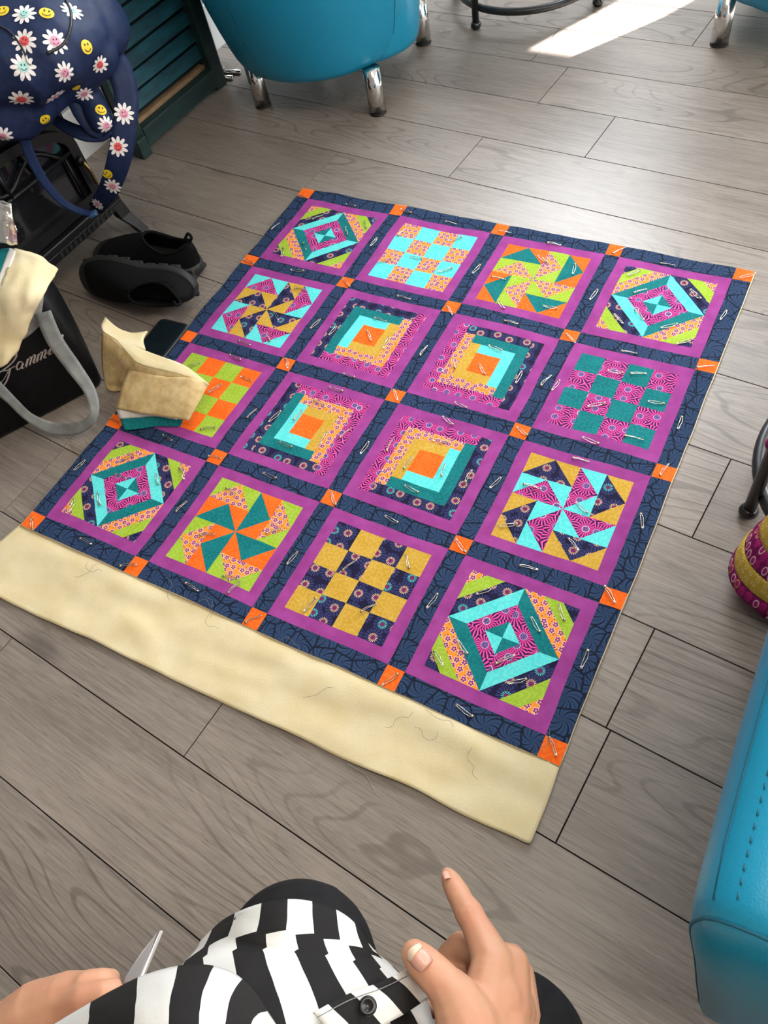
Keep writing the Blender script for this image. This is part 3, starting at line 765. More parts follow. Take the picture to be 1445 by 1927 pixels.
for k, (z0, z1, mt) in enumerate(bands):
    rows = []
    zs = [z0 + (z1 - z0) * i / 5 for i in range(6)]
    if k == 0: zs = [0.0005] + [.004, .010, .02, .035, .05, .062]
    for i, z in enumerate(zs):
        row = []; r_ = pr(z) + (.0012 * math.sin(math.pi * i / (len(zs) - 1)))
        for q in range(40):
            an = 2 * math.pi * q / 40; row.append(Vector((r_ * math.cos(an), .80 * r_ * math.sin(an), z + .003 * math.sin(an * 3 + k))))
        rows.append(row)
    if k == 0:
        for q in rows[0]: q.z = .001
    link('fabric_band', grid_me(rows, closed_u=True, thick=.002), mt, pb)
link('bag_floor', lathe([(0, .0015), (.058, .0015), (.058, .004), (0, .004)], 32), MAG, pb)
link('bag_top', lathe([(pr(.225) - .001, .224), (pr(.225) * .7, .236), (0, .240)], 32), MAG, pb)
link('handle', tube(spline([(-.03, .03, .226), (-.065, .05, .238), (-.088, .075, .222), (-.086, .092, .200), (-.062, .088, .194), (-.036, .058, .212)], 6), .0115, 12), MAG, pb)
# ================================================================ things along the left wall
BLACK_IRON = plain('matt_black_iron', (.0045, .0045, .005), .45, spec=.35)
def lz(root_e, root_n):                    # a root Empty standing on the floor, turned like the room
    o = empty('x', rm(root_e, root_n, 0)); o.rotation_euler = (0, 0, TH); return o
# ---- slatted wooden frame
sf = lz(-.56, .165); sf.name = 'slatted_frame'; tag(sf, 'dark green slatted wooden frame standing against the wall behind the backpack', 'shutter')
def mk_green():
    M = Mat('dark_green_stain', .6); n = M.noise(M.scaled(M.coord(), (60, 6, 30)), 1.0, 4, .6)
    M.color(M.mix(n.step(.3, .7), (.006, .022, .022), (.016, .050, .046))); return M.m
def mk_paint():
    M = Mat('sea_blue_paint', .5); n = M.noise(M.scaled(M.coord(), (10, 10, 40)), 1.0, 4, .6)
    M.color(M.mix(n.step(.3, .7), (.004, .030, .045), (.006, .085, .115))); return M.m
GREEN, PAINT = mk_green(), mk_paint()
RAWWOOD = fab_mottle('raw_pine', (.26, .16, .085), (.36, .24, .14), .7)
HF = .40; HW = .168
for s in (-1, 1):
    st_ = link('stile', box((-.012, s * HW - .021, .0), (.016, s * HW + .021, HF), .003), GREEN, sf)
    if s < 0: link('foot_block', box((.012, s * HW - .024, 0), (.034, s * HW + .010, .050), .003), GREEN, st_)
link('bottom_rail', box((-.010, -HW + .02, .012), (.020, HW - .02, .060), .003), GREEN, sf)
link('top_rail', box((-.010, -HW + .02, HF - .052), (.020, HW - .02, HF), .003), GREEN, sf)
nsl = 6
for k in range(nsl):
    z0 = .085 + k * .0445
    tilt = Matrix.Translation((-.014, 0, z0 + .02)) @ Matrix.Rotation(math.radians(-24), 4, 'Y')
    link('slat', box((-.0035, -HW + .018, -.0175), (.0035, HW - .018, .0175), .001, tilt), PAINT, sf)
link('back_panel', box((-.036, -HW - .01, .03), (-.030, HW + .01, HF - .01)), plain('shadow_green', (.003, .008, .009), .8), sf)  # coloured near black so the gaps between slats read as shade
link('ledge_strip', box((-.030, -HW + .02, .045), (-.008, HW - .02, .070), .001), RAWWOOD, sf)
# ---- small chrome stand between the frame and the tub chair
ms = empty('metal_stand', at(424, 152, 0)); ms.rotation_euler = (0, 0, TH); tag(ms, 'small folded chrome stand on the floor between green frame and tub chair', 'stand')
GREYM = plain('grey_plate', (.42, .43, .44), .35, .6)
link('base_bar', tube([(-.075, -.01, .006), (.022, .012, .006)], .006, 10), CHROME, ms)
link('base_bar', tube([(-.075, .022, .006), (.026, .044, .006)], .006, 10), CHROME, ms)
link('clip', tube(spline([(-.03, .0, .012), (-.035, .01, .030), (-.04, .03, .030), (-.03, .04, .012)], 5), .003, 8), CHROME, ms)
link('plate', box((-.078, .0, .004), (-.070, .07, .30), .002), GREYM, ms)
# ---- black stove heater
sv = lz(-.36, -.49); sv.name = 'stove_heater'; tag(sv, 'black stove-style electric heater with barred glass door under the backpack', 'heater')
SX, SD, SZ0, SZ1 = .225, .20, .085, .335          # half width along the wall, depth, bottom and top
M = Mat('smoked_glass', .06, 0, (.012, .012, .014)); SMOKE = M.m
link('body', box((-SD, -SX + .012, SZ0), (-.012, SX - .012, SZ1), .006), BLACK_IRON, sv)
link('top_plate', box((-SD - .012, -SX - .010, SZ1), (.018, SX + .010, SZ1 + .016), .005), BLACK_IRON, sv)
bp = link('base_plate', box((-SD - .006, -SX - .004, SZ0 - .016), (.022, SX + .004, SZ0 + .006), .004), BLACK_IRON, sv)
link('hearth_ledge', box((.004, -SX, SZ0 + .006), (.028, SX, SZ0 + .026), .004), BLACK_IRON, sv)
for k in range(12):
    link('vent_slot', box((.0215, .02 + k * .015, SZ0 - .012), (.0235, .026 + k * .015, SZ0 + .003)), BLACK_RUB, bp)
# door: an arched frame round a smoked pane, with bars
def arch(inset, z0, ztop, n=14):
    hw = SX - .028 - inset; out = [(-hw, z0 + inset), (hw, z0 + inset)]
    zs = ztop - .085
    for k in range(n + 1):
        a = math.pi * k / n; out.append((hw * math.cos(a), zs + (ztop - inset - zs) * math.sin(a) * .9))
    return out
door = link('door', None, None, sv) if False else None
A0, A1 = arch(0, SZ0 + .028, SZ1 - .004), arch(.024, SZ0 + .028, SZ1 - .004)
bm = bmesh.new()
fo = [bm.verts.new((.012, y, z)) for y, z in A0]; fi = [bm.verts.new((.012, y, z)) for y, z in A1]
bo = [bm.verts.new((-.012, y, z)) for y, z in A0]; bi = [bm.verts.new((-.010, y, z)) for y, z in A1]
for k in range(len(A0)):
    q = (k + 1) % len(A0)
    bm.faces.new((fo[k], fo[q], fi[q], fi[k])); bm.faces.new((fo[q], fo[k], bo[k], bo[q])); bm.faces.new((fi[k], fi[q], bi[q], bi[k]))
door = link('door', me_from(bm, smooth=False), BLACK_IRON, sv)
gm = pydata([(-.004, y, z) for y, z in A1] , [tuple(range(len(A1)))], smooth=False); link('pane', gm, SMOKE, door)
def bar(p, q, r_=.0055): link('bar', tube([p, q], r_, 10), BLACK_IRON, door)
zt = SZ1 - .10
bar((.006, -SX + .05, zt), (.006, SX - .05, zt))
for y in (-.085, 0.0, .085): bar((.006, y, zt), (.006, y * .8, SZ1 - .03 - abs(y) * .12))
link('bar', tube(spline([(.006, -.15, zt), (.006, -.085, zt + .045), (.006, 0, zt + .012), (.006, .085, zt + .045), (.006, .15, zt)], 6), .005, 10), BLACK_IRON, door)
bar((.006, .155, SZ0 + .05), (.006, .155, zt), .004)
BRASS = Mat('dull_brass', .35, 1, (.30, .21, .09)).m
hd = link('door_handle', lathe([(0, 0), (.009, 0), (.011, .003), (.009, .007), (0, .008)], 18, (0, 0, 0)), BLACK_IRON, door)
hd.rotation_euler = (0, math.pi / 2, 0); hd.location = (.012, SX - .042, SZ0 + .125)
link('lever', tube(spline([(0, 0, .010), (.022, .002, .016), (.055, .004, .014)], 5), [.0045] * 5 + [.004] * 5 + [.0035], 10), BRASS, hd)
for s in (-1, 1):
    for d_, dn in ((.010, 1), (-SD + .01, -1)):
        y = s * (SX - .012); V = []
        for z, ex in ((SZ0 - .002, 0.0), (.05, .006), (.02, .020), (0, .028)):
            w_ = .030 if z > .04 else .022
            V.append([Vector((d_ + dn * ex - .012, y + s * ex * .8 - w_ / 2, z)), Vector((d_ + dn * ex + .012, y + s * ex * .8 - w_ / 2, z)),
                      Vector((d_ + dn * ex + .012, y + s * ex * .8 + w_ / 2, z)), Vector((d_ + dn * ex - .012, y + s * ex * .8 + w_ / 2, z))])
        bm = bmesh.new(); rg = [[bm.verts.new(p) for p in r_] for r_ in V]
        for a, b in zip(rg, rg[1:]):
            for k in range(4): bm.faces.new((a[k], a[(k + 1) % 4], b[(k + 1) % 4], b[k]))
        bm.faces.new(rg[0]); bm.faces.new(rg[-1][::-1])
        link('leg', me_from(bm, smooth=False), BLACK_IRON, sv)
# ---- daisy backpack lying over the heater
NAVY = fab_mottle('navy_polyester', (.008, .016, .050), (.013, .024, .072), .55, 60)
WEB = fab_mottle('blue_webbing', (.008, .020, .070), (.014, .032, .10), .6, 200)
bk = empty('backpack', rm(-.46, -.49, SZ1 + .016)); tag(bk, 'navy backpack printed with smiling daisies slumped over the black heater', 'backpack')
def cz(u, v, z): return tuple(at(u, v, z))
bag_pr = [('e', at(60, 80, .475), (.150, .175, .085)), ('e', at(150, 62, .455), (.098, .100, .072)),
          ('e', at(22, 178, .420), (.080, .105, .075)), ('e', at(-40, 60, .50), (.15, .2, .09)),
          [(at(60, 188, .405), .042), (at(115, 150, .42), .045), (at(180, 110, .435), .042)],
          [(at(0, 222, .40), .040), (at(52, 200, .405), .042), (at(90, 178, .41), .036)],
          [(at(150, 150, .40), .030), (at(178, 200, .36), .028), (at(190, 226, .345), .022)]]
bme = blob(bag_pr, .006, 4)
for v in bme.vertices:                       # soft creases
    p = v.co; f1 = noise.noise(Vector((p.x * 7 + p.y * 9, p.y * 5 - p.x * 6, p.z * 9))); f2 = noise.noise(Vector((p.x * 16, p.y * 22, p.z * 14 + 4)))
    n_ = (.5 - abs(f1)) * .016 - .004 + f2 * .005
    v.co = p + v.normal * n_
bme.transform(Matrix.Translation(-bk.location)); link('pack_body', bme, NAVY, bk)
def to_bk(me): me.transform(Matrix.Translation(-bk.location)); return me
def view_side(p, q):                         # width direction of a strap lying roughly flat to the room
    return (Vector(q) - Vector(p))
def strap(name, pts, widths, mat, thick, z_list, side=None):
    P = [at(u, v, z) for (u, v), z in zip(pts, z_list)]; n = 6
    path = spline(P, n); W_ = []
    for i in range((len(P) - 1) * n + 1):
        k = min(int(i / n), len(P) - 2); t = i / n - k; W_.append(widths[k] + (widths[k + 1] - widths[k]) * t)
    dirs = []
    for i in range(len(path)):
        t = (path[min(i + 1, len(path) - 1)] - path[max(i - 1, 0)]).normalized()
        fc = (CAM - path[i]).normalized() if side is None else Vector(side)
        dirs.append(t.cross(fc).normalized())
    rows = ribbon_rows(path, dirs, W_)
    me = grid_me(rows, thick); return link(name, to_bk(me), mat, bk), path
sh1, _ = strap('shoulder_strap', [(195, 95), (225, 135), (238, 185), (234, 240), (224, 300), (205, 355), (180, 392)], [.055, .050, .044, .046, .046, .040, .030], NAVY, .008,
      [.43, .40, .36, .32, .27, .21, .155], (.75, -.35, .55))
sh2, _ = strap('adjuster_strap', [(44, 258), (60, 300), (86, 345), (118, 380), (150, 397), (174, 402)], [.022, .021, .018, .016, .013, .012], WEB, .002,
      [.34, .30, .25, .205, .175, .15], (.75, -.45, .45))
sh3, _ = strap('lower_strap', [(100, 222), (128, 240), (160, 252), (190, 252), (208, 243)], [.020, .024, .028, .028, .018], NAVY, .006, [.345, .335, .325, .32, .325], (.6, -.3, .7))
sh4, _ = strap('padded_strap', [(148, 180), (162, 208), (180, 236), (196, 250)], [.050, .052, .046, .03], NAVY, .010, [.385, .36, .335, .32], (.75, -.35, .55))
bu = link('strap_buckle', box((-.011, -.007, -.004), (.011, .007, .004), .003, smooth=True), plain('blue_plastic', (.05, .12, .26), .3), bk)
bu.location = at(175, 403, .152) - bk.location; bu.rotation_euler = (.3, -.3, .5)
link('zip', to_bk(tube(spline([at(-5, 48, .62), at(18, 62, .585), at(36, 84, .55), at(50, 106, .53)], 6), .0035, 8)), plain('zip_black', (.01, .01, .015), .4), bk) if False else None
btree_ = BVHTree.FromPolygons([v.co + bk.location for v in bme.vertices], [tuple(p.vertices) for p in bme.polygons])
def on_pack(u, v, lift):
    h_ = btree_.ray_cast(CAM, (dep(u, v, 1.0) - CAM).normalized())
    if h_[0] is None: h_ = btree_.find_nearest(at(u, v, .45))
    return h_[0] + (h_[1] if h_[1].dot(CAM - h_[0]) > 0 else -h_[1]) * lift - bk.location
ZIPM = plain('zip_black', (.006, .006, .009), .5)
link('zip', tube([on_pack(p.x, p.y, .001) for p in spline([(0, 50, 0), (20, 62, 0), (38, 84, 0), (52, 112, 0)], 7)], .0020, 8), ZIPM, bk)
link('zip_pull', tube([on_pack(p.x, p.y, .003) for p in spline([(50, 106, 0), (53, 118, 0), (60, 122, 0)], 4)], .0018, 8), STEEL, bk)
link('opening_edge', tube([on_pack(p.x, p.y, .001) for p in spline([(124, 2, 0), (133, 25, 0), (132, 55, 0), (118, 84, 0), (88, 102, 0)], 7)], .0028, 8), ZIPM, bk)
# printed daisies and smiling faces, laid on the cloth
dg = bpy.context.evaluated_depsgraph_get()
targets = []
for o in (q for q in bk.children if q.name.split('.')[0] in ('pack_body', 'shoulder_strap', 'padded_strap', 'lower_strap')):
    me = o.data; V_ = [v.co + bk.location for v in me.vertices]; targets.append((o, BVHTree.FromPolygons(V_, [tuple(p.vertices) for p in me.polygons])))
def first_hit(u, v):
    d = (dep(u, v, 1.0) - CAM).normalized(); best = None
    for o, t in targets:
        h = t.ray_cast(CAM, d)
        if h[0] is not None and (best is None or h[3] < best[1][3]): best = (o, h, t)
    return best
PW_ = plain('white_print', (.78, .74, .72), .6); PR = plain('coral_print', (.72, .09, .09), .6); PP = plain('pink_print', (.75, .30, .42), .6)
PMN = plain('mint_print', (.38, .66, .60), .6); PY = plain('yellow_print', (.75, .54, .02), .6); PK = plain('black_print', (.01, .008, .01), .6)
def decal(u, v, kind, size, rot=0.0):
    h = first_hit(u, v)
    if h is None: return
    o, (loc, nrm, _, _), tree = h
    if nrm.dot(CAM - loc) < 0: nrm = -nrm
    t1 = (R_RIGHT - nrm * R_RIGHT.dot(nrm)).normalized(); t2 = nrm.cross(t1)
    ca, sa = math.cos(rot), math.sin(rot)
    def lay(polys, mat, lift, name, parent):
        V_, F_ = [], []
        for poly in polys:
            c = (sum(p[0] for p in poly) / len(poly), sum(p[1] for p in poly) / len(poly)); base = len(V_)
            ring = [c] + list(poly) + [((p[0] + c[0]) / 2, (p[1] + c[1]) / 2) for p in poly]
            for x, y in ring:
                X_, Y_ = (x * ca - y * sa) * size, (x * sa + y * ca) * size
                q = loc + t1 * X_ + t2 * Y_
                g = tree.ray_cast(q + nrm * .05, -nrm, .11)
                if g[0] is None or (g[0] - q).length > .016: g = tree.find_nearest(q)
                nn = g[1] if g[1].dot(nrm) > 0 else -g[1]
                V_.append(g[0] + nn * lift - bk.location)
            k = len(poly)
            for i in range(k):
                j = (i + 1) % k
                F_.append((base + 1 + i, base + 1 + j, base + 1 + k + j, base + 1 + k + i)); F_.append((base, base + 1 + k + i, base + 1 + k + j))
        me = pydata(V_, F_); return link(name, me, mat, parent)
    circ = lambda r_, n=16, cx=0, cy=0, ky=1.0: [(cx + r_ * math.cos(2 * math.pi * k / n), cy + ky * r_ * math.sin(2 * math.pi * k / n)) for k in range(n)]
    def arc(r0, r1, a0, a1, n=8):
        out = []
        for k in range(n): out.append(((r0 * math.cos(a0 + (a1 - a0) * k / (n - 1))), r0 * math.sin(a0 + (a1 - a0) * k / (n - 1))))
        for k in range(n)[::-1]: out.append(((r1 * math.cos(a0 + (a1 - a0) * k / (n - 1))), r1 * math.sin(a0 + (a1 - a0) * k / (n - 1))))
        return [out[i:i + 2] + out[2 * n - 2 - i:2 * n - i] for i in range(n - 1)]
    if kind == 'smile':
        d = lay([circ(.62)], PY, .0010, 'smile_print', bk); R_ = .62
    else:
        pet = []
        for k in range(10):
            a = 2 * math.pi * k / 10
            pet.append([(math.cos(a) * (.64 + .36 * math.cos(b)) - math.sin(a) * .17 * math.sin(b), math.sin(a) * (.64 + .36 * math.cos(b)) + math.cos(a) * .17 * math.sin(b)) for b in [2 * math.pi * q / 10 for q in range(10)]])
        d = lay(pet, PW_, .0010, 'daisy_print', bk); R_ = .40
        lay([circ(R_)], {'red': PR, 'pink': PP, 'mint': PMN}[kind], .0016, 'daisy_centre', d)
    lay([circ(R_ * .12, 8, -R_ * .3, R_ * .3, 1.6), circ(R_ * .12, 8, R_ * .3, R_ * .3, 1.6)] + arc(R_ * .55, R_ * .66, math.radians(205), math.radians(335)), PK, .0022, 'face_print', d)
for u, v, kind, s, rt in ((46, 27, 'mint', .026, -.5), (46, 78, 'red', .026, -.4), (104, 78, 'pink', .026, .3), (44, 126, 'mint', .026, .1), (122, 137, 'pink', .022, .6),
        (187, 121, 'red', .020, .3), (40, 186, 'red', .027, 0), (103, 181, 'pink', .026, .2), (4, 256, 'pink', .024, 0), (158, 176, 'pink', .021, .9), (200, 236, 'pink', .019, .2),
        (233, 214, 'pink', .024, .1), (222, 276, 'red', .024, .1), (212, 350, 'pink', .022, -.8), (184, 384, 'pink', .017, -.9), (135, 22, 'mint', .024, .1),
        (5, 21, 'smile', .024, .2), (88, 25, 'smile', .024, .1), (163, 88, 'smile', .022, .4), (190, 207, 'smile', .020, .2), (143, 164, 'smile', .016, .5), (202, 327, 'smile', .020, .7), (85, 225, 'smile', .02, .2)):
    decal(u, v, kind, s * .84, rt)
# ---- black slip-on shoes
KNIT = Mat('black_knit', .9, 0, (.004, .004, .0045), .15); KNIT.bump((KNIT.noise(KNIT.scaled(KNIT.coord(), (500, 160, 300)), 1, 2)), .6, .001); KNIT = KNIT.m
SOLE = plain('dark_grey_sole', (.012, .012, .0115), .6)
INNER = plain('black_lining', (.003, .003, .003), .95)
def shoe_meshes():
    L = .27
    def hw(a):                              # half width of the sole at a (0 heel, 1 toe)
        return .031 + .0135 * math.sin(min(1, a / .75) * math.pi * .5) - .0075 * math.exp(-((a - .42) / .16) ** 2)
    def ends(a): return math.sqrt(max(0.0, 1 - ((a - .5) / .5) ** 8)) if True else 1
    N = 36; fr = [.5 - .5 * math.cos(math.pi * i / N) for i in range(N + 1)]
    rows = []
    for a in fr:
        w_ = hw(a) * (1 - abs(2 * a - 1) ** 7) ** .5 if 0 < a < 1 else .0005
        x = (a - .5) * L; zt = .030 - .008 * a + .010 * max(0, a - .8) / .2; zb = .004 + .012 * max(0, a - .78) / .22 + .006 * max(0, .1 - a) / .1
        rows.append([Vector((x, 0, zb)), Vector((x, w_ * .86, zb)), Vector((x, w_ * 1.06, zb + .006)), Vector((x, w_ * 1.08, (zt + zb) / 2)), Vector((x, w_ * 1.02, zt)), Vector((x, w_ * .7, zt)),
                     Vector((x, -w_ * .7, zt)), Vector((x, -w_ * 1.02, zt)), Vector((x, -w_ * 1.08, (zt + zb) / 2)), Vector((x, -w_ * 1.06, zb + .006)), Vector((x, -w_ * .86, zb))])
    sole = grid_me(rows, closed_u=True); sole.materials.append(SOLE)
    # tread lugs along the underside
    bm = bmesh.new()
    for k in range(9):
        a = .07 + k * .108; w_ = hw(a) * (1 - abs(2 * a - 1) ** 7) ** .5; x = (a - .5) * L; zb = .004 + .012 * max(0, a - .78) / .22
        box_bm(bm, (x - .0105, -w_ * 1.03, zb - .0045), (x + .0105, w_ * 1.03, zb + .004), .002)
    tread = me_from(bm, smooth=False); tread.materials.append(SOLE)
    # upper with an open collar
    K = 24; rows = []
    for a in fr:
        w_ = hw(a) * (1 - abs(2 * a - 1) ** 6) ** .5 if 0 < a < 1 else .0005
        x = (a - .5) * L * .985
        hgt = .030 + (.052 if a < .12 else 0)
        hz = .088 - .010 * math.sin(min(1, a / .34) * math.pi) if a < .42 else .084 - .052 * ((a - .42) / .58) ** 1.25
        hz *= (1 - max(0, (a - .9) / .1) ** 2 * .55)
        if a < .04: hz = .06 + a * .6
        row = []
        for k in range(K + 1):
            b = math.pi * k / K; c = math.cos(b); s = math.sin(b)
            row.append(Vector((x - .008 * (1 - a) ** 3 * s, w_ * (abs(c) ** .8) * (1 if c > 0 else -1) * (1 - .20 * s), .022 + (hz - .022) * s ** .75)))
        rows.append(row)
    V_ = [p for r_ in rows for p in r_]; Fq = []
    for i in range(N):
        for k in range(K):
            am = (fr[i] + fr[i + 1]) / 2; km = (k + .5) / K
            op = .30 * math.sqrt(max(0, 1 - ((am - .235) / .205) ** 2))
            if abs(km - .5) < op: continue
            Fq.append((i * (K + 1) + k, i * (K + 1) + k + 1, (i + 1) * (K + 1) + k + 1, (i + 1) * (K + 1) + k))
    me = pydata(V_, Fq); o = bpy.data.objects.new('tmp', me); COL.objects.link(o)
    md = o.modifiers.new('s', 'SMOOTH'); md.iterations = 2; md = o.modifiers.new('t', 'SOLIDIFY'); md.thickness = .004; md.offset = -1
    up = baked(o); bpy.data.objects.remove(o); up.materials.clear(); up.materials.append(KNIT)
    # knitted collar edge
    ring = []
    for k in range(40):
        q = 2 * math.pi * k / 40; a = .235 + .205 * math.cos(q); kk = .5 + .30 * math.sin(q) * 1.0
        i = min(range(N + 1), key=lambda z: abs(fr[z] - a)); j = min(K, max(0, round(kk * K))); ring.append(rows[i][j])
    sm = [sum((ring[(k + d) % 40] for d in (-2, -1, 0, 1, 2)), Vector()) / 5 for k in range(40)]
    col = tube(sm, .0032, 8, True); col.materials.append(KNIT)
    ins = grid_me([[Vector(((a - .5) * L * .9, s * hw(a) * .8, .033 - .006 * a)) for s in (-1, 0, 1)] for a in (.03, .2, .4, .6, .8)]); ins.materials.append(INNER)
    loop = tube(spline([(-.128, 0, .078), (-.142, 0, .092), (-.138, 0, .102), (-.126, 0, .090)], 5), .003, 8); loop.materials.append(KNIT)
    return dict(sole=sole, tread=tread, upper=up, collar=col, insole=ins, heel_loop=loop)
SHM = shoe_meshes()
def shoe(loc, rot, label):
    o = empty('shoe', loc); o.rotation_euler = rot; o.scale = (1.07, 1.07, 1.07); tag(o, label, 'shoe', 'pair of black slip-on shoes')
    for k in ('upper', 'collar', 'insole', 'heel_loop'): link(k, SHM[k], None, o)
    so_ = link('sole', SHM['sole'], None, o); link('tread', SHM['tread'], None, so_)
    return o
# local +x points to the toe
a_, b_ = at(205, 470, .03), at(352, 492, .03)
dirv = (a_ - b_); SH1 = shoe((a_ + b_) / 2 + Vector((0, 0, -.0295)), (0, 0, math.atan2(dirv.y, dirv.x)), 'black knitted slip-on shoe standing upright behind its tipped-over mate')
a_, b_ = at(163, 543, .045), at(346, 560, .045)
dirv = (a_ - b_); ang = math.atan2(dirv.y, dirv.x)
SH2 = shoe((a_ + b_) / 2, (0, 0, 0), 'black knitted slip-on shoe lying on its side with the sole turned away')
SH2.rotation_mode = 'QUATERNION'
qx = Vector((math.cos(ang), math.sin(ang), 0)); qz_ = Vector((math.sin(ang), -math.cos(ang), 0)) * (1 if math.sin(ang) * 0 - math.cos(ang) * -1 < 9 else 1)
if qz_.y > 0: qz_ = -qz_
qz_ = (qz_ + Vector((0, 0, .30))).normalized(); qx = (qx - qz_ * qx.dot(qz_)).normalized(); qy = qz_.cross(qx)
SH2.rotation_quaternion = Matrix((qx, qy, qz_)).transposed().to_quaternion()
SH2.location = (a_ + b_) / 2 - qz_ * .050; SH2.location.z = .046
# ---- phone
ph = empty('phone', (0, 0, 0)); tag(ph, 'black smartphone in a dark case lying on the floor beside the quilt', 'phone')
pc = [at(303, 598, .009), at(354, 610, .009), at(265, 655, .009)]
ux = (pc[1] - pc[0]).normalized(); uy = (pc[2] - pc[0]); uy = (uy - ux * uy.dot(ux)).normalized()
PWd, PLn = .078, .155
ph.location = (pc[0].x + ux.x * PWd * .5 + uy.x * PLn * .5, pc[0].y + ux.y * PWd * .5 + uy.y * PLn * .5, 0.0005); ph.rotation_euler = (0, 0, math.atan2(ux.y, ux.x))
def rrect(w_, h_, r_, n=7):
    out = []
    for cx, cy, a0 in ((w_ - r_, h_ - r_, 0), (-w_ + r_, h_ - r_, 90), (-w_ + r_, -h_ + r_, 180), (w_ - r_, -h_ + r_, 270)):
        for k in range(n): a = math.radians(a0 + 90 * k / (n - 1)); out.append((cx + r_ * math.cos(a), cy + r_ * math.sin(a)))
    return out
def slab(w_, h_, r_, z0, z1, bev):
    rings = []
    for ins, z in ((bev, z0), (0, z0 + bev), (0, z1 - bev), (bev, z1)): rings.append([Vector((x, y, z)) for x, y in rrect(w_ - ins, h_ - ins, r_ - ins * .5)])
    bm = bmesh.new(); R_ = [[bm.verts.new(p) for p in r] for r in rings]
    for a, b in zip(R_, R_[1:]):
        for k in range(len(a)): bm.faces.new((a[k], a[(k + 1) % len(a)], b[(k + 1) % len(a)], b[k]))
    bm.faces.new(R_[0][::-1]); bm.faces.new(R_[-1]); return me_from(bm, smooth=False)
link('case', slab(PWd / 2, PLn / 2, .012, 0, .0098, .002), plain('black_case', (.012, .013, .014), .45), ph)
link('screen', slab(PWd / 2 - .005, PLn / 2 - .005, .009, .0085, .0101, .0003), Mat('black_screen', .07, 0, (.008, .014, .018)).m, ph)
# ================================================================ tote bag and what lies on it
def mk_nylon():
    M = Mat('black_nylon', .5, 0, (.0030, .0030, .0034), .18); n = M.noise(M.coord(), 24, 3, .5, .6); M.bump(n, .35, .006); return M.m
NYLON = mk_nylon()
GREYRIB = fab_mottle('grey_ribbon', (.17, .175, .165), (.24, .245, .235), .55, 40)
tb = empty('tote_bag', (-.155, -.777, 0)); tag(tb, 'black nylon tote bag with grey script lettering and grey ribbon handles', 'bag')
bt = Vector((.518, .855, 0)).normalized(); bf = Vector((bt.y, -bt.x, 0))           # along the front, and out of the front
B0 = Vector((-.094, -.675, 0))
def bagp(s, d, z): return B0 - bt * s - bf * d + Vector((0, 0, z))                   # s leftwards from the right end, d back from the front
rows = []
for z, dl, sl, bul in ((0, .005, .006, 0), (.004, 0, 0, 0), (.06, 0, -.002, .006), (.12, .004, -.002, .008), (.175, .012, .002, .004), (.222, .024, .010, 0), (.250, .040, .024, 0)):
    row = []; D_ = .20; L_ = .42
    n1_, n2_ = 16, 9
    for k in range(n1_): t = k / n1_; row.append(bagp(sl + (L_ - 2 * sl) * t, dl - bul * math.sin(math.pi * t), z + .006 * noise.noise(Vector((t * 6, z * 9, 1)))))
    for k in range(n2_): t = k / n2_; row.append(bagp(L_ - sl, dl + (D_ - 2 * dl) * t, z))
    for k in range(n1_): t = k / n1_; row.append(bagp(L_ - sl - (L_ - 2 * sl) * t, D_ - dl, z + .004 * noise.noise(Vector((t * 5, z * 9, 4)))))
    for k in range(n2_): t = k / n2_; row.append(bagp(sl - .026 * math.sin(math.pi * t) * (z / .2), D_ - dl - (D_ - 2 * dl) * t, z + .010 * math.sin(math.pi * t) * (z / .2)))
    for p in row: p.z = max(p.z, 0.0005)
    rows.append(row)
c_ = sum(rows[-1], Vector()) / len(rows[-1]); rows.append([c_ + (p - c_) * .75 + Vector((0, 0, .004)) for p in rows[-1]]); rows.append([c_ + (p - c_) * .02 + Vector((0, 0, -.01)) for p in rows[-2]])
cb = sum(rows[0], Vector()) / len(rows[0]); rows.insert(0, [cb + (p - cb) * .02 for p in rows[0]])
bagme = grid_me(rows, closed_u=True, sub=1); btree = BVHTree.FromPolygons([v.co.copy() for v in bagme.vertices], [tuple(p.vertices) for p in bagme.polygons])
def to_tb(me): me.transform(Matrix.Translation(-tb.location)); return me
link('bag_body', to_tb(bagme), NYLON, tb)
def on_bag(u, v, lift=.0008):
    d = (dep(u, v, 1.0) - CAM).normalized(); h = btree.ray_cast(CAM, d)
    if h[0] is None: h = btree.find_nearest(dep(u, v, 1.6))
    n_ = h[1] if h[1].dot(CAM - h[0]) > 0 else -h[1]
    return h[0] + n_ * lift
LET = plain('pale_lettering', (.36, .30, .27), .6)
def letter(strokes, dx=0, dy=0):
    bm = bmesh.new()
    for st_ in strokes:
        pts = spline([(x, y, 0) for x, y in st_], 5)
        wid = [.0009 + .0010 * max(0.0, (pts[min(i + 1, len(pts) - 1)] - pts[max(i - 1, 0)]).normalized().y) for i in range(len(pts))]
        tube_bm(bm, [on_bag((p.x + dx) * .2907, 350 + (p.y + dy) * .2907) for p in pts], wid, 6)
    l_ = link('letter', to_tb(me_from(bm)), LET, tb); return l_
letter([[(66, 1110), (88, 1080), (104, 1082), (100, 1110), (70, 1150), (20, 1190), (-25, 1220), (-48, 1250), (-40, 1285), (-5, 1280), (30, 1240), (62, 1180), (50, 1240), (20, 1292), (-20, 1310)],
        [(10, 1198), (50, 1190), (95, 1165)]])
letter([[(146, 1140), (124, 1138), (106, 1165), (112, 1188), (130, 1178), (147, 1146), (139, 1178), (156, 1176)]])
MM = [[(160, 1166), (178, 1118), (168, 1170)], [(171, 1148), (192, 1108), (201, 1114), (190, 1158)], [(194, 1138), (216, 1094), (226, 1099), (214, 1142), (230, 1140)]]
letter(MM); letter(MM, 70, -32)
letter([[(304, 1086), (325, 1050), (316, 1090), (332, 1084)], [(338, 1020), (341, 1017)]])
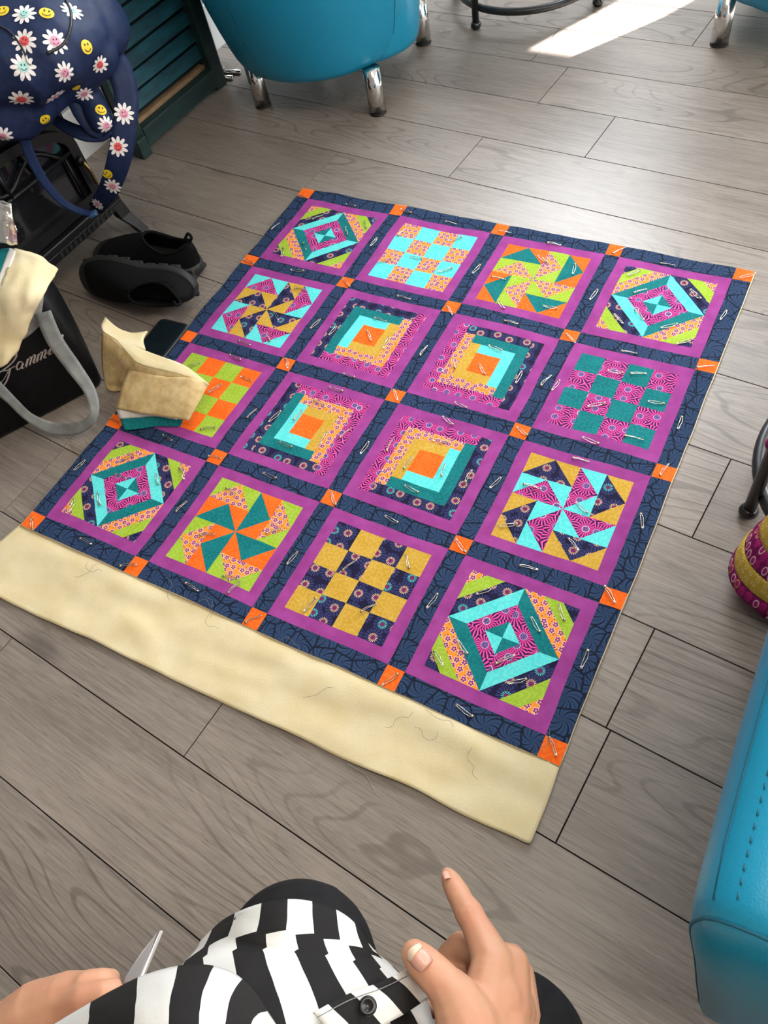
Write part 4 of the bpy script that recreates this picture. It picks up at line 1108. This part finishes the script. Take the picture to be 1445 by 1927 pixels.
LL = [[(334, 1084), (372, 1000), (374, 978), (360, 1000), (346, 1050), (350, 1078), (364, 1072)]]
letter(LL); letter(LL, 32, -15)
def px_ribbon(name, pts, w0, mat, parent, inv, thick=.0012, face=(.5, -.5, .7), n=6):
    P = []
    for u, v, z, _ in pts:                   # never inside the bag
        p = at(u, v, z); d_ = p - CAM; h = btree.ray_cast(CAM, d_.normalized())
        P.append(on_bag(u, v, .006) if h[0] is not None and h[3] < d_.length + .006 else p)
    path = spline(P, n); W_ = []
    for i in range(len(path)):
        k = min(i // n, len(pts) - 2); t = i / n - k; W_.append(pts[k][3] + (pts[k + 1][3] - pts[k][3]) * t)
    dirs = [((path[min(i + 1, len(path) - 1)] - path[max(i - 1, 0)]).normalized()).cross(Vector(face).normalized()).normalized() for i in range(len(path))]
    me = grid_me(ribbon_rows(path, dirs, W_), thick); me.transform(Matrix.Translation(-parent.location)); return link(name, me, mat, parent)
px_ribbon('ribbon_handle', [(80, 588, .215, .030), (103, 640, .165, .030), (138, 690, .110, .028), (170, 738, .075, .022), (176, 782, .050, .016), (145, 806, .030, .024), (98, 806, .024, .026), (55, 785, .050, .018), (20, 752, .100, .018), (-30, 705, .17, .026)], 1, GREYRIB, tb, None, face=tuple(bf * .8 + Vector((0, 0, .6))))
rows = [[on_bag(u, v, .005) for u, v, z in r_] for r_ in ([(52, 552, .262), (64, 545, .268), (82, 546, .262)], [(50, 585, .238), (62, 580, .242), (78, 578, .236)], [(42, 615, .208), (58, 608, .212), (76, 604, .212)], [(30, 645, .182), (52, 632, .186), (74, 612, .206)])]
for r_ in rows:
    for p in r_: p -= tb.location
link('lining_flap', grid_me(rows, .002, sub=2), fab_mottle('grey_lining', (.20, .185, .165), (.30, .28, .25), .7, 250), tb)
# batting offcut thrown over the bag
dc = empty('draped_offcut', (-.16, -.70, .26)); tag(dc, 'cream batting offcut with teal and white edge draped over the black tote bag', 'fabric')
def dense(rows, n):
    R_ = [spline(r_, n) for r_ in rows]; return list(zip(*[spline(list(c), n) for c in zip(*R_)]))
def sheet_px(name, rows, mat, parent, thick, sub=2, crinkle=0.0):
    R_ = dense([[at(u, v, z) - parent.location for u, v, z in r_] for r_ in rows], 5)
    me = grid_me(R_)
    if crinkle:
        for v in me.vertices: v.co += v.normal * crinkle * (noise.noise(v.co * 28) + .4 * noise.noise(v.co * 75))
    o = bpy.data.objects.new('tmp', me); COL.objects.link(o); md = o.modifiers.new('t', 'SOLIDIFY'); md.thickness = thick; md.offset = 0
    me2 = baked(o); bpy.data.objects.remove(o); return link(name, me2, mat, parent)
sheet_px('cream_sheet', [[(28, 470, .285), (50, 473, .288), (80, 485, .285), (109, 508, .270)], [(14, 510, .290), (40, 515, .293), (66, 524, .290), (92, 536, .272)], [(-2, 550, .285), (30, 556, .288), (55, 562, .284), (76, 566, .268)],
    [(-30, 595, .262), (15, 598, .262), (40, 600, .258), (60, 598, .248)], [(-45, 640, .235), (0, 642, .232), (26, 638, .230), (46, 628, .228)], [(-60, 690, .205), (-15, 692, .20), (8, 688, .20), (34, 660, .205)]], BATT, dc, .0035, 2, .006)
sheet_px('white_edge', [[(18, 468, .286), (31, 471, .287)], [(2, 512, .290), (17, 510, .291)], [(-14, 552, .287), (2, 550, .287)], [(-40, 600, .262), (-26, 596, .264)]], WHITE_FAB, dc, .003, 1)
sheet_px('teal_edge', [[(-40, 482, .284), (0, 470, .285), (20, 468, .285)], [(-45, 520, .288), (-15, 512, .289), (4, 512, .289)], [(-55, 570, .286), (-30, 556, .287), (-12, 552, .286)]], F['teal'], dc, .003, 1)
# silver foil pouch behind it
sp = empty('foil_pouch', at(10, 440, .27)); tag(sp, 'crumpled silver foil pouch sticking out behind the batting on the tote bag', 'pouch')
FOIL = Mat('silver_foil', .22, 1.0, (.72, .70, .66)); FOIL.bump(FOIL.noise(FOIL.coord(), 60, 4), .8, .004); FOIL = FOIL.m
sheet_px('foil', [[(-60, 372, .36), (-20, 376, .365), (5, 381, .365), (20, 386, .36)], [(-60, 410, .335), (-18, 412, .345), (8, 414, .345), (26, 420, .335)], [(-60, 455, .31), (-15, 455, .315), (12, 457, .315), (33, 460, .300)]], FOIL, sp, .003, 2, .01)
sheet_px('foil_back', [[(-60, 372, .36), (-20, 376, .365), (5, 381, .365), (20, 386, .36)], [(-60, 400, .300), (-18, 402, .305), (8, 404, .305), (26, 410, .30)], [(-60, 425, .27), (-15, 425, .275), (12, 427, .275), (34, 437, .275)]], FOIL, sp, .003, 2, .008)
# ---- folded offcut lying half on the quilt
fo_ = empty('folded_offcut', at(300, 760, .01)); tag(fo_, 'folded cream batting offcut with teal underside lying on the quilt edge beside the phone', 'fabric')
def C6(x, y, z): return (140 + x * .1938, 560 + y * .1938, z)
sheet_px('top_panel', [[C6(515, 695, .062), C6(700, 740, .068), C6(860, 765, .072), C6(1050, 775, .072), C6(1180, 790, .066), C6(1300, 848, .050)],
    [C6(480, 830, .054), C6(650, 880, .058), C6(820, 905, .060), C6(990, 920, .060), C6(1120, 930, .056), C6(1235, 965, .044)],
    [C6(440, 960, .042), C6(600, 1000, .046), C6(770, 1030, .047), C6(930, 1055, .047), C6(1060, 1070, .044), C6(1170, 1085, .037)],
    [C6(408, 1075, .030), C6(560, 1105, .033), C6(720, 1132, .034), C6(880, 1150, .034), C6(1010, 1172, .032), C6(1108, 1196, .028)]], BATT_SHADED, fo_, .0035, 2, .003)
sheet_px('upper_fold', [[C6(300, 195, .095), C6(420, 300, .085), C6(560, 345, .074), C6(710, 328, .070)], [C6(262, 270, .098), C6(390, 370, .088), C6(520, 410, .080), C6(670, 410, .072)],
    [C6(275, 330, .098), C6(420, 420, .090), C6(560, 470, .084), C6(690, 505, .076)]], BATT, fo_, .0035, 2, .002)
sheet_px('upper_fold', [[C6(380, 390, .091), C6(560, 468, .085), C6(760, 545, .080), C6(1050, 655, .074), C6(1180, 745, .066), C6(1305, 845, .050)], [C6(480, 500, .088), C6(620, 570, .085), C6(800, 635, .080), C6(1000, 700, .076), C6(1150, 770, .068), C6(1300, 846, .052)],
    [C6(600, 635, .082), C6(700, 670, .080), C6(830, 700, .078), C6(1000, 740, .075), C6(1140, 785, .067), C6(1295, 848, .051)]], BATT, fo_, .0035, 2, .002)
sheet_px('inner_fold', [[C6(600, 636, .081), C6(700, 668, .079), C6(860, 705, .077), C6(1050, 745, .074), C6(1180, 788, .066), C6(1298, 847, .051)], [C6(512, 693, .061), C6(700, 739, .067), C6(860, 764, .071), C6(1050, 774, .071), C6(1180, 790, .065), C6(1300, 849, .049)]], BATT_SHADED, fo_, .003, 1)
sheet_px('left_loop', [[C6(275, 335, .096), C6(380, 395, .092), C6(480, 495, .088), C6(608, 640, .082)], [C6(268, 450, .080), C6(380, 520, .078), C6(470, 600, .076), C6(600, 690, .070)], [C6(270, 600, .052), C6(370, 650, .052), C6(450, 690, .052), C6(520, 740, .052)],
    [C6(288, 760, .026), C6(350, 790, .026), C6(420, 800, .026), C6(480, 830, .028)], [C6(312, 868, .010), C6(360, 862, .010), C6(420, 858, .011), C6(470, 870, .014)], [C6(350, 905, .004), C6(400, 912, .004), C6(440, 905, .005), C6(480, 890, .008)]], BATT_SHADED, fo_, .0035, 2)
sheet_px('teal_side', [[C6(268, 345, .094), C6(330, 380, .091), C6(385, 418, .088)], [C6(270, 400, .083), C6(330, 425, .081), C6(380, 425, .085)]], F['teal'], fo_, .003, 1)
sheet_px('white_layer', [[C6(412, 1085, .027), C6(600, 1110, .029), C6(780, 1135, .029), C6(1000, 1175, .026)], [C6(440, 1178, .018), C6(620, 1165, .020), C6(790, 1150, .022), C6(1000, 1185, .022)]], WHITE_FAB, fo_, .004, 1)
sheet_px('teal_layer', [[C6(450, 1178, .018), C6(600, 1170, .021), C6(800, 1155, .023), C6(930, 1172, .024), C6(1052, 1192, .022)], [C6(470, 1240, .013), C6(620, 1225, .014), C6(800, 1205, .016), C6(930, 1212, .016), C6(1040, 1222, .014)],
    [C6(492, 1290, .0095), C6(640, 1275, .0095), C6(800, 1250, .0095), C6(920, 1250, .0095), C6(1022, 1252, .0095)]], F['teal'], fo_, .004, 2)
# ---- loose threads and a stray pin
THREAD = plain('grey_thread', (.18, .17, .17), .9)
tr_ = random.Random(5)
TH_SP = [(175, 1050), (195, 1058), (330, 1130), (352, 1150), (385, 1165), (410, 1150), (520, 1215), (640, 1290), (790, 1340), (830, 1365), (850, 1380), (900, 1400), (985, 1415)]
for u, v in TH_SP:
    p0 = at(u, v, .0095); a = tr_.uniform(0, 6.28); pts = []
    p = p0.copy()
    for k in range(6):
        a += tr_.uniform(-1.0, 1.0); p = p + Vector((math.cos(a), math.sin(a), 0)) * .010; p.z = .0100; pts.append(p.copy())
    o = link('thread', tube(spline(pts, 5), .00028, 5), THREAD); tag(o, 'loose grey thread curling on the cream batting', 'thread', 'loose threads on the batting')
gp = [at(655, 1438, .004), at(672, 1448, .003), at(688, 1458, .002), at(698, 1475, .0012), at(708, 1495, .0012)]
tag(link('thread', tube(spline(gp, 5), .0004, 5), plain('pale_green_thread', (.42, .47, .43), .9)), 'pale green thread trailing from the batting onto the floor', 'thread')
lp_ = link('safety_pin', PIN_W); link('clasp', PIN_C, None, lp_); lp_.location = at(838, 58, .002); lp_.rotation_euler = (0.2, 0, .4)
tag(lp_, 'loose silver safety pin lying on the bare floor beside the chrome leg', 'safety pin')
# ================================================================ the seated person
def mk_skin():
    M = Mat('skin', .5, 0, (.5, .3, .2), .4); n = M.noise(M.coord(), 38, 4, .6); n2 = M.noise(M.coord(), 9, 2)
    c = M.mix(n.step(.35, .7) * .6, (.53, .275, .165), (.56, .24, .15)); M.color(M.mix(n2.step(.4, .7) * .5, c, (.60, .32, .20)))
    M.b.inputs['Subsurface Weight'].default_value = .12; M.b.inputs['Subsurface Radius'].default_value = (.008, .003, .0015); M.b.inputs['Subsurface Scale'].default_value = .5
    M.bump(M.noise(M.coord(), 420, 3, .6), .12, .0006); return M.m
SKIN = mk_skin(); NAIL = plain('fingernail_pink', (.66, .34, .26), .28); NAILW = plain('fingernail_tip', (.70, .52, .38), .3)
BLACKC = fab_mottle('black_trouser_cloth', (.006, .006, .007), (.011, .011, .012), .85, 80)
FW = Vector((-.657, .754, 0)).normalized(); RT = Vector((.754, .657, 0)).normalized(); UP = Vector((0, 0, 1))
KL, KR = dep(560, 1815, .60), dep(962, 1985, .60)
HL, HR = KL - FW * .40 + RT * .015, KR - FW * .40 - RT * .0
HL.z = HR.z = .47
HC = (HL + HR) / 2
per = empty('person', (HC.x, HC.y, 0)); tag(per, 'seated person in black and white striped shirt and black trousers pointing with one finger', 'person')
def to_per(me): me.transform(Matrix.Translation(-per.location)); return me
AL, AR = KL - FW * .20, KR - FW * .20
AL.z = AR.z = .075
def leg(h, k, a):
    mid = h.lerp(k, .5) + Vector((0, 0, .006)); calf = k.lerp(a, .35) - FW * .02
    return [(h, .088), (mid, .076), (k, .061), (calf, .056), (a, .044)]
tro = blob([leg(HL, KL, AL), leg(HR, KR, AR), [(HL, .10), (HR, .10)], [(HC + UP * .05, .11), (HC + UP * .14, .11)]], .005, 8)
ttree = BVHTree.FromPolygons([v.co.copy() for v in tro.vertices], [tuple(p.vertices) for p in tro.polygons])
link('trousers', to_per(tro), BLACKC, per)
for a in (AL, AR):
    link('sock', to_per(blob([[(a, .042), (a - UP * .03, .040)], [(a - UP * .035 - FW * .01, .038), (a - UP * .045 + FW * .09, .030), (a - UP * .05 + FW * .15, .024)]], .006, 4)), BLACKC, per)
CH = HC - FW * .04 + UP * .40; SHL, SHR = CH - RT * .165 + UP * .02, CH + RT * .165 + UP * .02
HD = CH + FW * .06 + UP * .29
D3 = lambda l: [(dep(u, v, d), r_) for u, v, d, r_ in l]
EL_R = dep(1010, 2330, .44) - FW * .02; EL_L = dep(-230, 2180, .62)
# ---- right hand, pointing
WR = dep(938, 2075, .495)
hand = [D3([(900, 1995, .506, .0185), (918, 1885, .535, .0190), (928, 1815, .552, .0160)]),
        D3([(925, 1995, .512, .0185), (950, 1890, .542, .0190), (957, 1818, .560, .0158)]),
        D3([(950, 2000, .525, .0180), (972, 1905, .560, .0175), (972, 1838, .578, .0142)]),
        D3([(965, 2010, .540, .0165), (986, 1928, .578, .0150), (980, 1868, .594, .0122)]),
        D3([(940, 1880, .537, .0175), (962, 1898, .550, .0178)]), D3([(945, 1940, .527, .0185), (968, 1950, .543, .0175)]),
        D3([(928, 1815, .552, .0155), (910, 1772, .565, .0128), (893, 1738, .577, .0110), (882, 1718, .582, .0113), (870, 1698, .590, .0094), (863, 1684, .595, .0096), (850, 1660, .605, .0084), (842.5, 1646, .611, .0060)]),
        D3([(957, 1818, .560, .0145), (905, 1790, .588, .0118), (866, 1782, .600, .0114), (846, 1798, .603, .0102), (840, 1813, .601, .0096), (854, 1833, .592, .0088), (872, 1843, .585, .0074)]),
        D3([(972, 1838, .578, .0135), (915, 1822, .612, .0112), (880, 1817, .624, .0105), (850, 1845, .618, .0092), (876, 1866, .602, .0074)]),
        D3([(980, 1868, .594, .0115), (920, 1862, .628, .0098), (880, 1862, .636, .0092), (836, 1888, .620, .0080), (810, 1901, .610, .0068)]),
        D3([(905, 2010, .498, .0215), (880, 1930, .512, .0215), (860, 1884, .520, .0175), (838, 1855, .526, .0140), (816, 1832, .530, .0134), (795, 1811, .535, .0124), (781, 1796, .539, .0102)]),
        D3([(905, 1905, .528, .0150), (880, 1895, .522, .0150)]), D3([(900, 1880, .536, .0105), (888, 1878, .530, .0105)]),
        [(WR, .028), (dep(915, 1995, .510), .024)], [(WR + RT * .014, .026), (dep(955, 2000, .525), .023)],
        [(EL_R, .040), (EL_R.lerp(WR, .4), .038), (WR, .0275)]]
rh = blob(hand, .0016, 9)
# ---- left hand closed round the scissors
WL = dep(70, 1915, .585)
lh_pr = [[(EL_L, .040), (EL_L.lerp(WL, .45), .037), (WL, .0265)], D3([(70, 1915, .585, .026), (125, 1888, .578, .022), (165, 1872, .572, .0165)]), D3([(85, 1935, .585, .024), (140, 1915, .578, .020), (180, 1895, .574, .015)]),
         D3([(165, 1862, .570, .0135), (190, 1848, .572, .0098), (206, 1846, .582, .0088), (196, 1860, .592, .008)]), D3([(172, 1875, .570, .0130), (203, 1862, .574, .0098), (213, 1868, .585, .0086), (200, 1882, .592, .008)]),
         D3([(178, 1892, .572, .0125), (208, 1884, .576, .0095), (214, 1896, .586, .0084), (200, 1905, .592, .008)]), D3([(180, 1908, .574, .0115), (206, 1908, .578, .0085), (210, 1918, .586, .0076), (198, 1924, .592, .007)]),
         D3([(120, 1895, .572, .0150), (160, 1880, .558, .0115), (195, 1870, .556, .0098), (212, 1862, .560, .0078)])]
lh = blob(lh_pr, .002, 6)
# ---- torso, neck, head and upper arms
core = blob([[(HC + UP * .02, .11), (HC + UP * .2 - FW * .02, .105), (CH, .10)], [(SHL, .048), (CH, .09), (SHR, .048)], [(CH + UP * .05, .06), (CH + UP * .14 + FW * .02, .050), (HD - UP * .09, .048)],
    [(SHL, .048), (SHL.lerp(EL_L, .5), .045), (EL_L, .041)], [(SHR, .048), (SHR.lerp(EL_R, .5), .045), (EL_R, .041)],
    ('e', HD, (.072, .072, .098)), ('e', HD + FW * .025 - UP * .05, (.056, .056, .060)), [(HD + FW * .066 + UP * .012, .009), (HD + FW * .084 - UP * .022, .013)],
    [(HD + FW * .062 - UP * .055 - RT * .018, .009), (HD + FW * .068 - UP * .053, .010), (HD + FW * .062 - UP * .055 + RT * .018, .009)],
    ('e', HD + RT * .072 - UP * .005, (.012, .012, .028)), ('e', HD - RT * .072 - UP * .005, (.012, .012, .028)), [(HD + FW * .058 + UP * .035 - RT * .034, .012), (HD + FW * .058 + UP * .035 + RT * .034, .012)]], .0065, 3)
link('body', to_per(join_me([rh, lh, core], 'body')), SKIN, per)
EYE = plain('eye_white', (.75, .73, .70), .3)
for s in (-1, 1):
    e_ = link('eye', lathe([(0, -.011), (.008, -.008), (.011, 0), (.008, .008), (0, .011)], 16), EYE, per); e_.location = HD + FW * .058 + RT * .031 * s + UP * .010 - per.location
hair = blob([('e', HD - FW * .012 + UP * .022, (.082, .082, .092)), ('e', HD - FW * .045 - UP * .05, (.066, .066, .10))], .008, 3)
link('hair', to_per(hair), plain('brown_hair', (.06, .035, .02), .6), per)
# ---- fingernails
def nail(c, tip, up_px, wid, ln, nm='fingernail', mat=NAIL):
    """a curved plate from c towards tip, its back turned to up"""
    t = (tip - c).normalized(); n_ = (up_px - t * up_px.dot(t)).normalized(); s = t.cross(n_); rows = []
    for i in range(7):
        a = i / 6; row = []
        hw_ = wid * (.78 + .22 * math.sin(math.pi * min(1, a * .9 + .1)) - .25 * max(0, a - .8) / .2)
        for j in range(7):
            b = (j / 6 - .5) * 2; row.append(c + t * ln * a + s * hw_ * b + n_ * (-.0042 * b * b * (wid / .006) - .0014 * (a - .4) ** 2))
        rows.append(row)
    return link(nm, to_per(grid_me(rows, .0005)), mat, per)
cv = lambda p: (CAM - p).normalized()
p_ = dep(800, 1822, .5195); nail(p_, dep(773, 1789, .526), cv(p_) + R_RIGHT * -.35, .0072, .0140)
p_ = dep(780, 1797, .5235); nail(p_, dep(766, 1781, .5275), cv(p_) + R_RIGHT * -.35, .0068, .0052, mat=NAILW)
p_ = dep(847, 1652, .5985); nail(p_, dep(840, 1636, .607), cv(p_) * .5 + R_RIGHT * .5 - R_DOWN * .3, .0040, .0085)
# ---- striped shirt
def mk_stripes():
    M = Mat('black_white_stripes', .85, 0, (1, 1, 1), .2); u, v, _ = M.sep(M.coord('UV'))
    f_ = (u + M.noise(M.coord(), 30, 1) * .02).frac().gt(.5); sm = M.noise(M.coord(), 40, 3)
    M.color(M.mix(f_, M.mix(sm, (.60, .585, .54), (.68, .665, .63)), (.014, .013, .013))); weave(M, 700, .2); return M.m
STRIPE = mk_stripes()
def drape(name, rows, us, parent, thick=.0016, clear=.012, shift=None, n=5):
    """rows of (px, py, depth) laid on the lap; smooth rows, kept clear of the trousers"""
    R_ = []
    for r_ in rows:
        R_.append(spline([Vector(q) for q in r_], n))
    cols = list(zip(*R_)); cols = [spline(list(c), n) for c in cols]; G = list(zip(*cols)); nr, nc = len(G), len(G[0])
    P = []
    for i, r_ in enumerate(G):
        row = []
        for q in r_:
            d = q.z; w_ = dep(q.x, q.y, 1.0); dr = (w_ - CAM); L = dr.length; h = ttree.ray_cast(CAM, dr.normalized())
            if h[0] is not None: d = min(d, h[3] / L - clear)
            row.append(dep(q.x, q.y, d) + UP * .0022 * noise.noise(Vector((q.x * .02, q.y * .035, 2.0))))
        P.append(row)
    def uvf(i, j):
        sft = shift(i / (nr - 1)) if shift else 0
        t = j / (nc - 1) * (len(us) - 1); k = min(int(t), len(us) - 2); return (us[k] + (us[k + 1] - us[k]) * (t - k) + sft, i / (nr - 1))
    me = grid_me(P, thick, uv=uvf); return link(name, to_per(me), STRIPE, parent)
shirt_back = blob([[(HC + UP * .10, .125), (HC + UP * .22 - FW * .02, .12), (CH, .118)], [(SHL, .058), (CH + UP * .0, .10), (SHR, .058)], [(SHL, .06), (SHL.lerp(EL_L, .55), .058)], [(SHR, .06), (SHR.lerp(EL_R, .6), .056)]], .009, 4)
uvl = shirt_back.uv_layers.new(name='uv')
for p in shirt_back.polygons:
    for li in p.loop_indices:
        q = shirt_back.vertices[shirt_back.loops[li].vertex_index].co; uvl.data[li].uv = ((q - HC).dot(RT) / .042, q.z)
shirt = link('shirt', to_per(shirt_back), STRIPE, per)
# over the knee: hem first, then back towards the body in three folds
drape('shirt_lap', [
    [(372, 1778, .64), (420, 1733, .63), (475, 1706, .62), (530, 1694, .61), (580, 1696, .61), (630, 1712, .61), (668, 1740, .62), (700, 1790, .64)],
    [(362, 1795, .62), (412, 1757, .60), (470, 1738, .59), (528, 1730, .59), (582, 1734, .59), (634, 1748, .59), (676, 1768, .60), (722, 1806, .62)],
    [(345, 1815, .58), (400, 1782, .57), (462, 1768, .56), (525, 1764, .56), (585, 1770, .56), (640, 1782, .56), (690, 1798, .57), (745, 1826, .59)],
    [(338, 1826, .55), (395, 1800, .55), (460, 1790, .545), (525, 1790, .54), (590, 1796, .54), (648, 1808, .545), (705, 1822, .55), (770, 1850, .57)],
    [(320, 1850, .53), (385, 1832, .53), (450, 1824, .52), (520, 1826, .52), (590, 1832, .52), (655, 1842, .525), (720, 1858, .535), (800, 1882, .56)],
    [(300, 1900, .50), (375, 1890, .50), (445, 1880, .50), (520, 1880, .50), (595, 1884, .50), (665, 1892, .51), (735, 1905, .53), (815, 1925, .55)],
    [(290, 1985, .46), (370, 1985, .46), (445, 1985, .46), (525, 1985, .46), (605, 1985, .47), (680, 1985, .48), (760, 1990, .50), (835, 2000, .53)]],
    [0.0, 0.62, 1.2, 1.75, 2.3, 2.85, 3.4, 4.1], shirt, shift=lambda t: 0.12 if t < .30 else (.52 - .2 * t if t < .5 else .95 - .9 * t))
# the nearer swell of the shirt front
drape('shirt_front', [
    [(80, 1942, .47), (165, 1893, .455), (240, 1851, .445), (315, 1824, .44), (385, 1818, .44), (440, 1834, .445), (480, 1872, .455), (520, 1935, .47)],
    [(95, 1960, .445), (185, 1905, .425), (255, 1872, .415), (325, 1852, .41), (385, 1850, .41), (435, 1866, .415), (470, 1900, .425), (505, 1955, .44)],
    [(120, 2010, .41), (205, 1955, .395), (270, 1925, .385), (330, 1912, .38), (385, 1912, .38), (430, 1925, .385), (465, 1950, .395), (495, 2000, .41)],
    [(150, 2120, .37), (225, 2080, .36), (285, 2060, .35), (340, 2050, .345), (390, 2050, .345), (430, 2060, .35), (465, 2080, .36), (495, 2120, .37)]],
    [0.05, 0.45, 0.85, 1.35, 1.85, 2.35, 2.75, 3.2], shirt, clear=.02, shift=lambda t: .35 * t)
# button placket with its button
drape('placket', [[(762, 1826, .545), (785, 1848, .543), (806, 1878, .543)], [(712, 1850, .522), (738, 1876, .520), (760, 1908, .520)], [(652, 1872, .502), (680, 1904, .500), (702, 1940, .500)], [(590, 1905, .484), (618, 1940, .482), (640, 1980, .482)]],
      [.0, .06, .12], shirt, thick=.002, clear=.010, shift=lambda t: 2.2 * t + .1)
link('stitch_line', to_per(tube(spline([dep(768, 1836, .541), dep(718, 1860, .517), dep(658, 1882, .4975), dep(596, 1915, .480)], 8), .0003, 5)), plain('grey_stitches', (.2, .2, .2), .8), shirt)
bt_ = link('button', lathe([(0, .0016), (.0022, .0016), (.0030, .0026), (.0050, .0028), (.0058, .0018), (.0058, .0005), (.0048, 0), (0, 0)], 24), plain('black_button', (.008, .008, .009), .25), shirt)
bc = dep(692, 1893, .4985); zq = cv(bc).to_track_quat('Z', 'Y'); bt_.rotation_mode = 'QUATERNION'; bt_.rotation_quaternion = zq; bt_.location = bc - per.location
# ---- scissors in the left hand
scz = empty('scissors', dep(255, 1840, .575)); tag(scz, 'pointed grey steel scissors held in the hand beside the striped shirt', 'scissors')
BLADE = Mat('scissor_steel', .35, 1, (.36, .36, .39)).m; BRIGHT = Mat('ground_edge', .3, .3, (.80, .79, .77)).m
def ppoly(pts, th, mat, name, parent=None):
    P = [dep(u, v, d) for u, v, d in pts]; n_ = (P[1] - P[0]).cross(P[2] - P[0]).normalized(); o = scz.location
    if n_.dot(CAM - P[0]) < 0: n_ = -n_
    k = len(P); V_ = [p - o for p in P] + [p - n_ * th - o for p in P]
    F_ = [tuple(range(k)), tuple(range(2 * k - 1, k - 1, -1))] + [(i, k + i, k + (i + 1) % k, (i + 1) % k) for i in range(k)]
    return link(name, pydata(V_, F_, smooth=False), mat, parent or scz)
bl = ppoly([(301, 1751, .590), (297, 1753, .590), (266, 1792, .583), (236, 1838, .575), (214, 1880, .568), (240, 1888, .566), (266, 1836, .575)], .0022, BLADE, 'blade')
ppoly([(304, 1751, .5895), (301, 1751, .5898), (264, 1838, .5745), (240, 1888, .5655), (246, 1890, .5655), (272, 1830, .576)], .0026, BRIGHT, 'ground_edge', bl)
ppoly([(290, 1775, .594), (262, 1800, .588), (232, 1845, .580), (205, 1890, .572), (228, 1896, .570), (258, 1840, .579)], .0022, BLADE, 'blade')
hp = [dep(225, 1885, .572), dep(205, 1915, .565), dep(180, 1940, .560), dep(165, 1930, .565), dep(175, 1900, .572), dep(205, 1885, .575)]
link('handle', tube([p - scz.location for p in spline(hp, 5)], .0042, 10), plain('black_plastic', (.012, .012, .013), .4), scz)
# ---- the seat below the person
SEAT = empty('seat_stool', (HC.x - FW.x * .07, HC.y - FW.y * .07, 0)); tag(SEAT, 'turquoise upholstered stool that the person sits on', 'stool')
link('cushion', lathe([(0, .20), (.15, .20), (.172, .22), (.176, .30), (.172, .330), (.15, .346), (0, .349)], 48), LEATHER, SEAT)
for k in range(4):
    a = math.pi / 4 + k * math.pi / 2; link('leg', tube([(.12 * math.cos(a), .12 * math.sin(a), 0), (.12 * math.cos(a), .12 * math.sin(a), .21)], .018, 16), CHROME, SEAT)
